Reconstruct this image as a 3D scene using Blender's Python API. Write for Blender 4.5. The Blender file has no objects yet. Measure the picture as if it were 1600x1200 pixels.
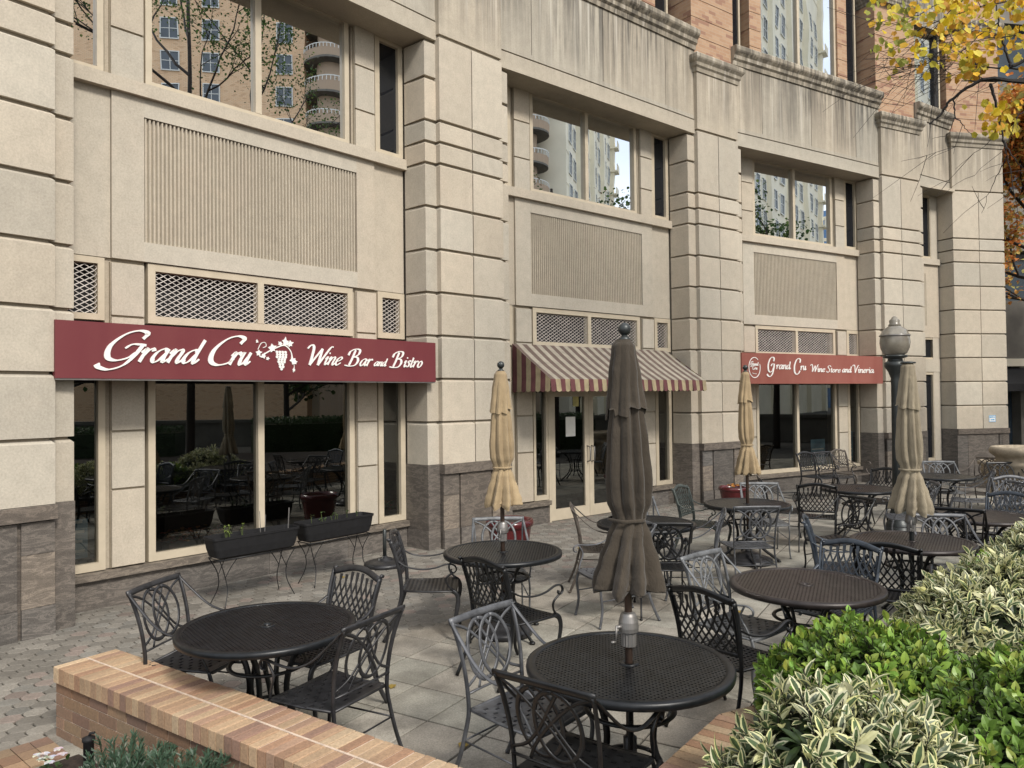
import bpy, math, random
from math import sin, cos, pi, radians as R
from mathutils import Vector, Matrix, noise
random.seed(7)
SC = bpy.context.scene
COL = bpy.context.collection
GZ = 0.03          # patio level at the wall

# ------------------------------------------------------------------ helpers
class MB:
    def __init__(s): s.v=[]; s.f=[]; s.c=[]; s.m=[]; s.col=(1,1,1); s.mi=0
    def add(s, vs, fs, col=None, mi=None):
        b=len(s.v); s.v.extend([tuple(p) for p in vs])
        for f in fs:
            s.f.append(tuple(b+i for i in f)); s.c.append(col or s.col); s.m.append(s.mi if mi is None else mi)
    def box(s, a, b, fr=None, col=None, mi=None):
        (x0,y0,z0),(x1,y1,z1)=a,b
        vs=[(x0,y0,z0),(x1,y0,z0),(x1,y1,z0),(x0,y1,z0),(x0,y0,z1),(x1,y0,z1),(x1,y1,z1),(x0,y1,z1)]
        if fr: vs=[fr(*p) for p in vs]
        s.add(vs,[(0,3,2,1),(4,5,6,7),(0,1,5,4),(1,2,6,5),(2,3,7,6),(3,0,4,7)],col,mi)
    def prism(s, poly, z0, z1, poly1=None, col=None, mi=None, caps=True):
        n=len(poly); p1=poly1 or poly
        vs=[(x,y,z0) for x,y in poly]+[(x,y,z1) for x,y in p1]
        fs=[(i,(i+1)%n,n+(i+1)%n,n+i) for i in range(n)]
        if caps: fs+=[tuple(range(n-1,-1,-1)),tuple(range(n,2*n))]
        s.add(vs,fs,col,mi)
    def lathe(s, prof, n=24, c=(0,0,0), fn=None, cap=True, col=None, mi=None, a0=0, a1=2*pi):
        full=abs(a1-a0-2*pi)<1e-6; k=n if full else n+1; vs=[]
        for i,(r,z) in enumerate(prof):
            for j in range(k):
                a=a0+(a1-a0)*j/n
                rr,zz=(r,z) if fn is None else fn(r,z,a,i)
                vs.append((c[0]+rr*cos(a),c[1]+rr*sin(a),c[2]+zz))
        fs=[]
        for i in range(len(prof)-1):
            for j in range(n):
                q=(j+1)%k if full else j+1
                fs.append((i*k+j,i*k+q,(i+1)*k+q,(i+1)*k+j))
        if cap and full:
            fs.append(tuple(range(k-1,-1,-1))); fs.append(tuple((len(prof)-1)*k+j for j in range(k)))
        s.add(vs,fs,col,mi)
    def tube(s, path, w=.008, h=None, n=6, col=None, mi=None, up=None, taper=None, cap=True):
        """sweep an ellipse (half sizes w sideways, h) along a path"""
        h=h or w; P=[Vector(p) for p in path]; m=len(P); vs=[]; prev=None
        for i in range(m):
            t=(P[min(i+1,m-1)]-P[max(i-1,0)])
            t=t.normalized() if t.length>1e-9 else Vector((0,0,1))
            if up is not None: ref=Vector(up)
            else: ref=prev if prev is not None else (Vector((0,1,0)) if abs(t.y)<.9 else Vector((1,0,0)))
            a=ref-t*ref.dot(t)
            if a.length<1e-4: a=t.orthogonal()
            a.normalize(); b=t.cross(a); prev=a
            k=1 if taper is None else taper[0]+(taper[1]-taper[0])*i/(m-1)
            for j in range(n):
                g=2*pi*(j+.5)/n; vs.append(P[i]+a*(w*k*cos(g))+b*(h*k*sin(g)))
        fs=[(i*n+j,i*n+(j+1)%n,(i+1)*n+(j+1)%n,(i+1)*n+j) for i in range(m-1) for j in range(n)]
        if cap: fs+=[tuple(range(n-1,-1,-1)),tuple((m-1)*n+j for j in range(n))]
        s.add(vs,fs,col,mi)
    def grid(s, fn, nu, nv, col=None, mi=None, thick=None):
        vs=[fn(i/nu,j/nv) for j in range(nv+1) for i in range(nu+1)]
        s.add(vs,[(j*(nu+1)+i,j*(nu+1)+i+1,(j+1)*(nu+1)+i+1,(j+1)*(nu+1)+i) for j in range(nv) for i in range(nu)],col,mi)
    def build(s, name, mats, parent=None, off=None, smooth=False, color=False):
        me=bpy.data.meshes.new(name)
        vs=s.v
        if off is not None: vs=[(x-off[0],y-off[1],z-off[2]) for x,y,z in vs]
        me.from_pydata(vs,[],s.f)
        if not isinstance(mats,(list,tuple)): mats=[mats]
        for m in mats: me.materials.append(m)
        if len(mats)>1: me.polygons.foreach_set('material_index',s.m)
        if smooth is True: me.polygons.foreach_set('use_smooth',[True]*len(s.f))
        if color:
            ca=me.color_attributes.new('Col','FLOAT_COLOR','CORNER'); buf=[]
            for f,c in zip(s.f,s.c):
                c=tuple(c)+(1,)*(4-len(c)); buf.extend(c*len(f))
            ca.data.foreach_set('color',buf)
        me.validate(); me.update()
        o=bpy.data.objects.new(name,me); COL.objects.link(o)
        if parent is not None: o.parent=parent
        return o

def cat(pts, n=6):
    """catmull-rom samples through points"""
    P=[Vector(p) for p in pts]; out=[]
    Q=[P[0]*2-P[1]]+P+[P[-1]*2-P[-2]]
    for i in range(1,len(Q)-2):
        a,b,c,d=Q[i-1:i+3]
        for k in range(n):
            t=k/n; out.append(.5*((2*b)+(c-a)*t+(2*a-5*b+4*c-d)*t*t+(3*b-a-3*c+d)*t**3))
    out.append(P[-1]); return out
def empty(name, loc=(0,0,0), rz=0, label=None, cat_=None, group=None):
    o=bpy.data.objects.new(name,None); COL.objects.link(o); o.location=loc; o.rotation_euler=(0,0,rz); o.empty_display_size=.1
    tag(o,label,cat_,group); return o
def tag(o, label=None, cat_=None, group=None, kind=None):
    if label: o['label']=label
    if cat_: o['category']=cat_
    if group: o['group']=group
    if kind: o['kind']=kind
    return o
def copy_tree(o, parent=None):
    c=o.copy(); COL.objects.link(c)
    if parent is not None: c.parent=parent
    for ch in o.children: copy_tree(ch,c)
    return c
def recolor(o, table):
    for c in list(o.children)+[g for ch in o.children for g in ch.children]:
        for sl in c.material_slots:
            if sl.material and sl.material.name in table:
                new=table[sl.material.name]; sl.link='OBJECT'; sl.material=new

# ------------------------------------------------------------------ materials
class N:
    def __init__(s,name):
        s.m=bpy.data.materials.new(name); s.m.use_nodes=True; s.t=s.m.node_tree
        s.b=s.t.nodes['Principled BSDF']; s.o=s.t.nodes['Material Output']
    def n(s,ty,**k):
        x=s.t.nodes.new(ty)
        for a,b in k.items():
            if a in x.inputs.keys(): s.set(x.inputs[a],b)
            else: setattr(x,a,b)
        return x
    def set(s,i,v):
        if isinstance(v,bpy.types.NodeSocket): s.t.links.new(v,i)
        elif hasattr(i,'default_value'):
            if i.type=='RGBA' and len(v)==3: v=tuple(v)+(1,)
            i.default_value=v
    def mix(s,f,a,b,mode='MIX'):
        x=s.t.nodes.new('ShaderNodeMix'); x.data_type='RGBA'; x.blend_type=mode
        s.set(x.inputs[0],f); s.set(x.inputs[6],a); s.set(x.inputs[7],b); return x.outputs[2]
    def math(s,op,a,b=None,c=None):
        x=s.t.nodes.new('ShaderNodeMath'); x.operation=op; s.set(x.inputs[0],a)
        if b is not None: s.set(x.inputs[1],b)
        if c is not None: s.set(x.inputs[2],c)
        return x.outputs[0]
    def ramp(s,f,*st):
        x=s.t.nodes.new('ShaderNodeValToRGB'); e=x.color_ramp.elements
        while len(e)<len(st): e.new(.5)
        for i,(p,c) in enumerate(st):
            e[i].position=p; e[i].color=tuple(c)+(1,) if len(c)==3 else c
        s.set(x.inputs[0],f); return x.outputs[0]
    def noise(s,scale=5,detail=4,vec=None,rough=.55,dist=0,out=0):
        x=s.n('ShaderNodeTexNoise'); s.set(x.inputs['Scale'],scale); s.set(x.inputs['Detail'],detail); s.set(x.inputs['Roughness'],rough); s.set(x.inputs['Distortion'],dist)
        if vec is not None: s.set(x.inputs['Vector'],vec)
        return x.outputs[out]
    def vec(s,scale=(1,1,1),kind='Object',rot=(0,0,0)):
        g=s.n('ShaderNodeNewGeometry').outputs['Position'] if kind=='World' else s.n('ShaderNodeTexCoord').outputs[kind]
        x=s.n('ShaderNodeMapping'); s.set(x.inputs['Vector'],g); x.inputs['Scale'].default_value=scale; x.inputs['Rotation'].default_value=rot; return x.outputs[0]
    def col(s):
        x=s.n('ShaderNodeVertexColor'); x.layer_name='Col'; return x.outputs['Color']
    def bump(s,h,strength=.3,dist=.01):
        x=s.n('ShaderNodeBump'); s.set(x.inputs['Height'],h); x.inputs['Strength'].default_value=strength; x.inputs['Distance'].default_value=dist
        s.set(s.b.inputs['Normal'],x.outputs[0])
    def fin(s,color=None,rough=.6,metal=0,spec=None):
        if color is not None: s.set(s.b.inputs['Base Color'],color)
        s.set(s.b.inputs['Roughness'],rough); s.set(s.b.inputs['Metallic'],metal)
        if spec is not None: s.set(s.b.inputs['Specular IOR Level'],spec)
        return s.m
def simple(name,c,rough=.6,metal=0,var=.25,scale=8,bump=.0,spec=None):
    k=N(name); v=k.vec(); nz=k.noise(scale,5,v)
    d=tuple(x*(1-var) for x in c); l=tuple(min(1,x*(1+var)) for x in c)
    co=k.ramp(nz,(.3,d),(.7,l))
    if bump: k.bump(k.noise(scale*6,3,v),bump,.004)
    return k.fin(co,rough,metal,spec)
M={}
# limestone / precast
def limestone(name, base, streak):
    k=N(name); w=k.vec((1,1,1),'World')
    big=k.noise(.9,4,w); fine=k.noise(55,4,w,.7); mid=k.noise(7,4,w)
    c=k.ramp(big,(.25,tuple(x*.87 for x in base)),(.75,tuple(min(1,x*1.1) for x in base)))
    c=k.mix(k.math('MULTIPLY',k.ramp(mid,(.38,(0,0,0)),(.66,(1,1,1))),.5),c,tuple(x*.74 for x in base))
    c=k.mix(k.math('MULTIPLY',k.ramp(k.noise(2.3,6,w,.7,.6),(.5,(0,0,0)),(.72,(1,1,1))),.35),c,(base[0]*1.15,base[1]*1.08,base[2]*1.06))
    c=k.mix(.35,c,k.ramp(fine,(.3,tuple(x*.6 for x in base)),(.7,tuple(min(1,x*1.3) for x in base))))
    sv=k.vec((7,7,.28),'World'); st=k.noise(1.5,6,sv,.65)
    z=k.n('ShaderNodeSeparateXYZ'); k.set(z.inputs[0],k.n('ShaderNodeNewGeometry').outputs['Position'])
    if streak:
        hz=k.ramp(k.math('DIVIDE',k.math('SUBTRACT',z.outputs[2],7.2),2.0),(.05,(0,0,0)),(.35,(.45,.45,.45)),(.85,(1,1,1)))
        m=k.math('MULTIPLY',k.ramp(st,(.44,(0,0,0)),(.56,(1,1,1))),hz)
        patch=k.ramp(k.noise(.8,3,w),(.35,(.25,.25,.25)),(.6,(1,1,1)))
        c=k.mix(k.math('MULTIPLY',k.math('MULTIPLY',m,patch),.92),c,(.075,.07,.062))
        wide=k.ramp(k.noise(1.0,5,k.vec((2.6,2.6,.22),'World'),.6),(.42,(0,0,0)),(.62,(1,1,1))); c=k.mix(k.math('MULTIPLY',k.math('MULTIPLY',wide,hz),.72),c,(.125,.113,.095))
        lt=k.ramp(k.noise(1.2,5,k.vec((9,9,.22),'World')),(.55,(0,0,0)),(.66,(1,1,1)))
        c=k.mix(k.math('MULTIPLY',k.math('MULTIPLY',lt,hz),.5),c,(.66,.62,.54))
    else:
        c=k.mix(k.math('MULTIPLY',k.ramp(st,(.5,(0,0,0)),(.7,(1,1,1))),.09),c,tuple(x*.6 for x in base))
    tone=k.col(); c=k.mix(1,c,tone,'MULTIPLY')
    k.bump(fine,.25,.004); return k.fin(c,.85,0,.25)
M['stone']=limestone('limestone',(.475,.425,.345),False)
M['stone_top']=limestone('weathered_limestone',(.430,.388,.315),True)
# granite
def granite(name,base,vein):
    k=N(name); v=k.vec((1,1,1),'World'); v2=k.vec((1.2,1.2,4.5),'World',(.5,.25,0))
    a=k.noise(3.2,7,v2,.7,1.6); b=k.noise(140,2,v,.6); g=k.noise(1.1,3,v)
    c=k.ramp(a,(.38,base),(.5,tuple(x*1.5 for x in base)),(.56,vein),(.62,tuple(x*1.3 for x in base)))
    c=k.mix(.35,c,k.ramp(b,(.3,tuple(x*.5 for x in base)),(.7,vein)))
    c=k.mix(k.math('MULTIPLY',g,.3),c,tuple(x*.75 for x in base))
    c=k.mix(1,c,k.col(),'MULTIPLY')
    return k.fin(c,.42,0,.4)
M['granite']=granite('grey_granite',(.078,.070,.063),(.245,.215,.185))
k=N('window_frame_paint'); M['frame']=k.fin(k.ramp(k.noise(6,3,k.vec((1,1,1),'World')),(.3,(.46,.40,.30)),(.7,(.53,.46,.35))),.45,0,.4)
# glass
k=N('mirror_glass'); g=k.n('ShaderNodeBsdfGlossy'); g.inputs['Color'].default_value=(.9,.93,.95,1); g.inputs['Roughness'].default_value=.004
bp=k.n('ShaderNodeBump'); k.set(bp.inputs['Height'],k.noise(.9,1,k.vec((1,1,1),'World'))); bp.inputs['Strength'].default_value=.05; bp.inputs['Distance'].default_value=.03
k.set(g.inputs['Normal'],bp.outputs[0]); d=k.n('ShaderNodeBsdfDiffuse'); d.inputs['Color'].default_value=(.01,.012,.014,1)
mx=k.n('ShaderNodeMixShader'); mx.inputs[0].default_value=.92; k.t.links.new(d.outputs[0],mx.inputs[1]); k.t.links.new(g.outputs[0],mx.inputs[2]); k.t.links.new(mx.outputs[0],k.o.inputs[0]); M['mirror']=k.m
k=N('dark_glass'); g=k.n('ShaderNodeBsdfGlossy'); g.inputs['Roughness'].default_value=.01; g.inputs['Color'].default_value=(.8,.85,.9,1); d=k.n('ShaderNodeBsdfDiffuse'); d.inputs['Color'].default_value=(.012,.013,.016,1); mx=k.n('ShaderNodeMixShader'); mx.inputs[0].default_value=.07
k.t.links.new(d.outputs[0],mx.inputs[1]); k.t.links.new(g.outputs[0],mx.inputs[2]); k.t.links.new(mx.outputs[0],k.o.inputs[0]); M['darkglass']=k.m
k=N('storefront_glass'); g=k.n('ShaderNodeBsdfGlossy'); g.inputs['Color'].default_value=(.85,.88,.86,1); g.inputs['Roughness'].default_value=.003
t=k.n('ShaderNodeBsdfTransparent'); t.inputs['Color'].default_value=(.5,.52,.5,1)
fr=k.n('ShaderNodeFresnel'); fr.inputs['IOR'].default_value=1.55
mx=k.n('ShaderNodeMixShader'); k.set(mx.inputs[0],k.math('ADD',fr.outputs[0],.14)); k.t.links.new(t.outputs[0],mx.inputs[1]); k.t.links.new(g.outputs[0],mx.inputs[2]); k.t.links.new(mx.outputs[0],k.o.inputs[0]); M['glass']=k.m
k=N('frosted_lamp_glass'); k.fin(k.ramp(k.noise(9,3,k.vec()),(.3,(.22,.20,.165)),(.7,(.36,.33,.27))),.18,0,.6); k.b.inputs['Transmission Weight'].default_value=.35; M['lampglass']=k.m
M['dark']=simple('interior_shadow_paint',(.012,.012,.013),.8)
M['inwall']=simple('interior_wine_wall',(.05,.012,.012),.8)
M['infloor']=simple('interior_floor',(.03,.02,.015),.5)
M['mesh']=simple('expanded_metal',(.43,.39,.35),.5,.0)
# upper brick
def brick(name, c1, c2, c3, sc=1.0):
    k=N(name); tc=k.n('ShaderNodeUVMap').outputs[0]
    b=k.n('ShaderNodeTexBrick'); k.set(b.inputs['Vector'],tc); b.inputs['Scale'].default_value=1
    b.inputs['Brick Width'].default_value=.205*sc; b.inputs['Row Height'].default_value=.0677*sc; b.inputs['Mortar Size'].default_value=.005*sc
    b.inputs['Color1'].default_value=c1+(1,); b.inputs['Color2'].default_value=c2+(1,); b.inputs['Mortar'].default_value=(.42,.33,.25,1); b.inputs['Bias'].default_value=-.1
    big=k.noise(1.3,4,k.vec((1,1,1),'World'))
    br=k.n('ShaderNodeTexBrick'); k.set(br.inputs['Vector'],tc); br.inputs['Scale'].default_value=1
    br.inputs['Brick Width'].default_value=.205*sc; br.inputs['Row Height'].default_value=.0677*sc; br.inputs['Mortar Size'].default_value=0
    br.inputs['Color1'].default_value=(0,0,0,1); br.inputs['Color2'].default_value=(1,1,1,1)
    c=k.mix(k.math('MULTIPLY',k.ramp(br.outputs[0],(.86,(0,0,0)),(.9,(1,1,1))),.8),b.outputs[0],c3)
    c=k.mix(k.math('MULTIPLY',big,.35),c,tuple(x*.75 for x in c1)); 
    k.bump(b.outputs[1],-.4,.006); return k.fin(c,.85,0,.2)
M['brick']=brick('orange_brick',(.39,.245,.155),(.48,.335,.22),(.25,.13,.095))
M['farbrick']=brick('tan_brick',(.84,.56,.34),(.88,.64,.42),(.60,.38,.23),1.6)
def vcol(name,rough=.8,fine=60,amt=.3,bump=.4,spec=.25,mottle=.25):
    k=N(name); v=k.vec((1,1,1),'World'); f=k.noise(fine,4,v,.7); g=k.noise(3.1,4,v)
    c=k.col(); c=k.mix(k.math('MULTIPLY',k.ramp(f,(.35,(1,1,1)),(.65,(0,0,0))),amt),c,(.03,.028,.024))
    c=k.mix(k.math('MULTIPLY',k.ramp(g,(.4,(0,0,0)),(.75,(1,1,1))),mottle),c,(.10,.09,.075))
    k.bump(f,bump,.004); return k.fin(c,rough,0,spec)
M['wallbrick']=vcol('warm_brick',.88,70,.30,.7,.2,.35)
M['paver']=vcol('paver',.9,75,.36,.6,.2,.45)
M['slab']=vcol('aggregate_slab',.9,90,.42,.6,.2,.75)
M['mortar']=simple('mortar',(.53,.42,.33),.9,0,.2,30,.3)
M['joint']=simple('joint_sand',(.032,.029,.024),.95,0,.3,20)
M['asphalt']=simple('asphalt',(.06,.06,.058),.9,0,.3,30,.3)
M['mulch']=simple('mulch',(.03,.02,.014),.95,0,.6,60,1.0)
# cast metals
def cast(name,c,rough=.38,spec=.5):
    k=N(name); v=k.vec(); a=k.noise(14,5,v); co=k.ramp(a,(.35,tuple(x*.7 for x in c)),(.7,tuple(x*1.5 for x in c)))
    k.bump(k.noise(160,2,v),.12,.002); return k.fin(co,rough,.25,spec)
M['blk']=cast('black_cast_metal',(.0105,.011,.012))
M['char']=cast('charcoal_cast_metal',(.028,.028,.030))
M['grey']=cast('weathered_grey_metal',(.085,.088,.095),.45)
M['lgrey']=cast('pale_grey_metal',(.115,.12,.125),.5)
M['blue']=cast('blue_grey_metal',(.036,.045,.058),.4)
M['green']=cast('green_grey_metal',(.05,.06,.055),.45)
M['brn']=cast('brown_grey_metal',(.09,.075,.062),.5)
M['top']=cast('table_top_metal',(.009,.0103,.012),.36,.4)
M['topbrown']=cast('brown_table_top_metal',(.026,.021,.020),.38,.4)
def cloth(name,c):
    k=N(name); v=k.vec(); w=k.n('ShaderNodeTexWave'); k.set(w.inputs['Vector'],v); w.inputs['Scale'].default_value=220
    g=k.noise(4,5,v); co=k.ramp(g,(.3,tuple(x*.72 for x in c)),(.7,tuple(x*1.15 for x in c)))
    wr=k.noise(5,5,k.vec((3,3,.9)),.65,1.2); k.bump(k.math('ADD',wr,k.math('MULTIPLY',k.noise(38,4,v),.25)),.55,.02); k.fin(co,.95,0,.08)
    try: k.b.inputs['Sheen Weight'].default_value=.15
    except Exception: pass
    return k.m
M['cbrown']=cloth('taupe_brown_canvas',(.058,.048,.037)); M['ctan']=cloth('sand_canvas',(.33,.25,.15)); M['cgrey']=cloth('khaki_canvas',(.27,.23,.165))
M['alu']=simple('satin_aluminium',(.22,.21,.20),.45,.6,.2)
M['pole']=simple('bronze_pole',(.075,.05,.038),.4,.4,.2)
M['dpole']=simple('dark_pole',(.04,.045,.045),.4,.4,.2)
def sign(name,c,fade):
    k=N(name); a=k.noise(1.4,4,k.vec((2,2,.6),'World')); return k.fin(k.ramp(a,(.3,c),(.75,fade)),.55,0,.3)
M['maroon']=sign('maroon_sign_face',(.135,.027,.033),(.158,.039,.041)); M['rust']=sign('faded_red_sign_face',(.24,.075,.058),(.28,.105,.08))
M['white']=simple('white_letter',(.80,.79,.75),.5,0,.05)
M['aw1']=simple('awning_maroon_stripe',(.115,.04,.042),.9,0,.2); M['aw2']=simple('awning_sand_stripe',(.31,.255,.155),.9,0,.2)
M['aw3']=simple('awning_faded_mauve_stripe',(.115,.08,.065),.9,0,.2); M['aw4']=simple('awning_faded_cream_stripe',(.31,.28,.225),.9,0,.2)
M['plastic']=simple('black_plastic',(.012,.012,.013),.65,0,.2,20,0,.25)
M['glaze']=simple('oxblood_glaze',(.085,.012,.014),.2,0,.3,5,0,.6)
M['urn']=simple('cast_stone',(.31,.26,.19),.85,0,.25,12,.3)
M['soil']=simple('potting_soil',(.03,.02,.015),.95,0,.5,60,.6)
M['bark']=simple('dark_bark',(.03,.023,.018),.9,0,.4,20,.6)
M['barkk']=simple('black_bark',(.014,.011,.010),.8,0,.3,20,.6)  # near-black base colour for the linden branches
M['barkg']=simple('grey_bark',(.10,.085,.07),.9,0,.4,12,.6)
def leaf(name,rough=.4,spec=.4,tr=.25):
    k=N(name); c=k.col(); nz=k.noise(3,3,k.vec((1,1,1),'World')); c2=k.mix(k.math('MULTIPLY',nz,.35),c,(.02,.03,.01))
    k.fin(c2,rough,0,spec)
    t=k.n('ShaderNodeBsdfTranslucent'); k.set(t.inputs['Color'],c); mx=k.n('ShaderNodeMixShader'); mx.inputs[0].default_value=tr
    k.t.links.new(k.b.outputs[0],mx.inputs[1]); k.t.links.new(t.outputs[0],mx.inputs[2]); k.t.links.new(mx.outputs[0],k.o.inputs[0]); return k.m
M['leaf']=leaf('leaf_surface'); M['leafdry']=leaf('autumn_leaf_surface',.6,.2,.35)
M['paper']=simple('white_paper',(.72,.72,.66),.8,0,.05); M['bluepaper']=simple('pale_blue_poster',(.18,.32,.42),.6,0,.5,3)
M['yellowp']=simple('yellow_notice',(.55,.5,.2),.8); M['bluesign']=simple('blue_notice_print',(.12,.38,.65),.6,0,.05)
M['farstone']=simple('cream_render',(.88,.82,.66),.85,0,.1,.3); M['farwin']=simple('distant_window_glass',(.05,.07,.09),.12,0,.3,.5,0,.8)
M['bluebld']=simple('blue_curtain_wall',(.10,.24,.50),.15,0,.2,.5,0,.8); M['trim']=simple('white_trim_paint',(.72,.72,.68),.5,0,.05)
M['concrete']=simple('dark_precast',(.16,.15,.13),.85,0,.2,2)
M['litcone']=simple('downlight_trim',(.30,.24,.18),.5,.2,.1)

# ------------------------------------------------------------------ plan of the curved facade
PC={1:((-4.592,6.485),52.44,.606,.606),2:((-.542,10.999),43.76,.606,.606),3:((4.143,14.851),35.08,.606,.606),4:((9.356,17.951),26.4,.66,.72),5:((12.03,19.27),12.0,.78,.76)}
SW,SB,RD=.197,.089,.436
def dirs(a): a=R(a); return Vector((cos(a),sin(a))),Vector((sin(a),-cos(a)))
def frame(m,a):
    u,n=dirs(a); m=Vector(m)
    return lambda x,w,z:(m.x+u.x*x+n.x*w, m.y+u.y*x+n.y*w, z)
BA={1:48.1,2:39.42,3:30.74,4:25.6}
def mid(k): a=Vector(PC[k][0]); b=Vector(PC[k+1][0]); return (a+b)/2
BF={k:frame(mid(k),BA[k]) for k in BA}
PF={k:frame(PC[k][0],PC[k][1]) for k in PC}
LV=[1.2192,1.8288,2.4384,3.048,3.6576,4.2672,4.8768,5.4864,5.7912,6.096,7.3152]
bld=empty('restaurant_building',(4.0,14.0,0),0,'curved limestone building with stone piers, recessed window bays and orange brick upper storey','building')
BO=(4.0,14.0,0)
def BP(mb,name,mats,parent=None,**k):
    return mb.build(name,mats,parent or bld,off=BO,**k)
def rnd(a,b): return random.uniform(a,b)
def tone(a=.085,warm=.025):
    g=1+rnd(-a,a); w=rnd(-warm,warm); return (g*(1+w),g,g*(1-w))
def outline(k):
    """plan polygons (local u,w) of a pier's four stacked block columns"""
    c,a,hl,hr=PC[k]; f=PF[k]
    def loc(side):
        s=-1 if side=='l' else 1; h=hl if side=='l' else hr
        bk=k-1 if side=='l' else k
        na=(BA[bk]-a) if bk in BA else 0
        # bay normal expressed in pier frame
        nx,nw=sin(R(na))*-1*-1,cos(R(na))
        nx=-sin(R(-na)) ; nw=cos(R(na))
        if k==5:
            A=(s*h,0); inner=(s*h-.5*(0 if s>0 else nx)-(0),-.55)
            return h,A,(A[0]+(-nx*.55 if s<0 else 0),-.55)
        A=(s*(h+SW),-SB); return h,A,(A[0]-nx*RD,A[1]-nw*RD)
    return f,loc('l'),loc('r')
def chamf(mb,f,poly,z0,z1,col,g=.026,inset=.042,keep=()):
    """a stone course: full outline, chamfered top, thin reveal to the course above"""
    def P(pl,z): return [f(x,w,z) for x,w in pl]
    cx=sum(p[0] for p in poly)/len(poly); cw=-.3
    ins=[]
    for i,(x,w) in enumerate(poly):
        if i in keep: ins.append((x,w)); continue
        ins.append((x+(inset if x<cx else -inset)*.6, w-inset))
    n=len(poly); rings=[P(poly,z0),P(poly,z1-g-.03),P(ins,z1-g)]
    vs=[p for r in rings for p in r]; fs=[]
    for r in range(2):
        for i in range(n): fs.append((r*n+i,r*n+(i+1)%n,(r+1)*n+(i+1)%n,(r+1)*n+i))
    fs+=[tuple(range(n-1,-1,-1)),tuple(2*n+i for i in range(n))]
    mb.add(vs,fs,col)
def make_pier(k):
    f,(hl,A,Ai),(hr,E,Ei)=outline(k)
    st=MB(); core=MB()
    bk=-.50
    inA=(Ai[0],Ai[1]); inE=(Ei[0],Ei[1])
    strips = k!=5
    for i in range(len(LV)-1):
        z0,z1=LV[i],LV[i+1]
        chamf(st,f,[(-hl,0),(-.009,0),(-.009,bk),(-hl,bk)],z0,z1,tone(),keep=(2,3))
        chamf(st,f,[(.009,0),(hr,0),(hr,bk),(.009,bk)],z0,z1,tone(),keep=(2,3))
        segs=[(z0,z1)] if i<9 else [(6.096,6.7056),(6.7056,7.235)]
        if strips:
            for a,b in segs:
                t_=tone()
                chamf(st,f,[inA,A,(-hl+.001,-SB),(-hl+.001,bk)],a,b,t_,keep=(0,3))
                t_=tone()
                chamf(st,f,[(hr-.001,-SB),E,inE,(hr-.001,bk)],a,b,t_,keep=(2,3))
    P=lambda pl:[f(x,w,0)[:2] for x,w in pl]
    if strips:
        core.prism(P([(Ai[0]+.04,Ai[1]),(A[0]+.04,A[1]-.04),(-hl+.04,-SB-.04),(-hl+.04,-.04),(hr-.04,-.04),(hr-.04,-SB-.04),(E[0]-.04,E[1]-.04),(Ei[0]-.04,Ei[1]),(Ei[0]-.03,-1.4),(Ai[0]+.03,-1.4)]),1.1,7.23,col=(.62,.6,.57))
        core.prism(P([(-hl+.03,-.03),(hr-.03,-.03),(hr-.03,-1.2),(-hl+.03,-1.2)]),7.23,7.4,col=(.62,.6,.57))
    else:
        core.prism(P([(Ai[0]+.03,-1.2),(A[0]+.03,-.03),(hr-.03,-.03),(hr-.03,-1.2)]),1.1,7.4,col=(.62,.6,.57))
        # return faces of the end pier
        for i in range(len(LV)-1):
            chamf(st,f,[(Ai[0],Ai[1]),(A[0],-.001),(A[0]+.3,-.012),(A[0]+.3,-.55)],LV[i],LV[i+1],tone(),keep=(0,3))
            chamf(st,f,[(hr-.3,-.002),(hr+.0,-.002),(hr,-3.2),(hr-.3,-3.2)],LV[i],LV[i+1],tone(),keep=(2,3))
    st.v+=[];
    p=BP(st,'pier',M['stone'],color=True)
    BP(core,'pier_core',M['stone'],p,color=True)
    # plain upper block + cornice
    up=MB(); t_=tone(.03)
    up.box((-hl,-1.0,7.316),(hr,0,8.43),f,t_)
    BP(up,'pier_frieze',M['stone_top'],p,color=True)
    co=MB(); cornice(co,f,-hl,hr,8.43,.33,.12,back=-1.0)
    BP(co,'pier_cornice',M['stone_top'],p,color=True)
    # granite base
    g=MB()
    d=.02
    zt=1.2192
    def gb(poly,z0,z1,c=None): g.prism(P(poly),z0,z1,col=c or tone(.12,.03))
    if strips:
        for (z0,z1) in ((0,.30),(.302,1.217)):
            gb([(Ai[0],Ai[1]),(A[0]-.004,A[1]+.012),(-hl+.03,-SB+.012),(-hl+.03,-.6),(Ai[0],-.6)],z0,z1)
            gb([(hr-.03,-SB+.012),(E[0]+.004,E[1]+.012),(Ei[0],Ei[1]),(Ei[0],-.6),(hr-.03,-.6)],z0,z1)
    else:
        gb([(Ai[0]-.004,Ai[1]),(A[0]-.004,.012),(A[0]+.3,.012),(A[0]+.3,-.6)],0,1.217)
        gb([(hr-.2,.012),(hr+.004,.012),(hr+.004,-3.2),(hr-.2,-3.2)],0,1.217)
    # front: narrow side panels around a wide centre panel, cap moulding on top
    w0=-hl+.005; w1=hr-.005
    gb([(w0,-.02),(w1,-.02),(w1,-.5),(w0,-.5)],0,1.12,(.8,.78,.76))
    x0,x1=w0+.31,w1-.31
    for (a,b) in ((w0,x0-.035),(x0,x1),(x1+.035,w1)):
        if b-a>.5: lv=[(0,.30),(.304,1.07)]
        else: lv=[(0,.30),(.304,.78),(.784,1.07)]
        for z0,z1 in lv:
            mx=.0 if z0>.2 else .012
            c=tone(.16,.05)
            if b-a<.5 and .3<z0<.5: c=(1.45,1.38,1.28)
            gb([(a,mx+.005),(b,mx+.005),(b,-.3),(a,-.3)],z0,z1,c)
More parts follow.
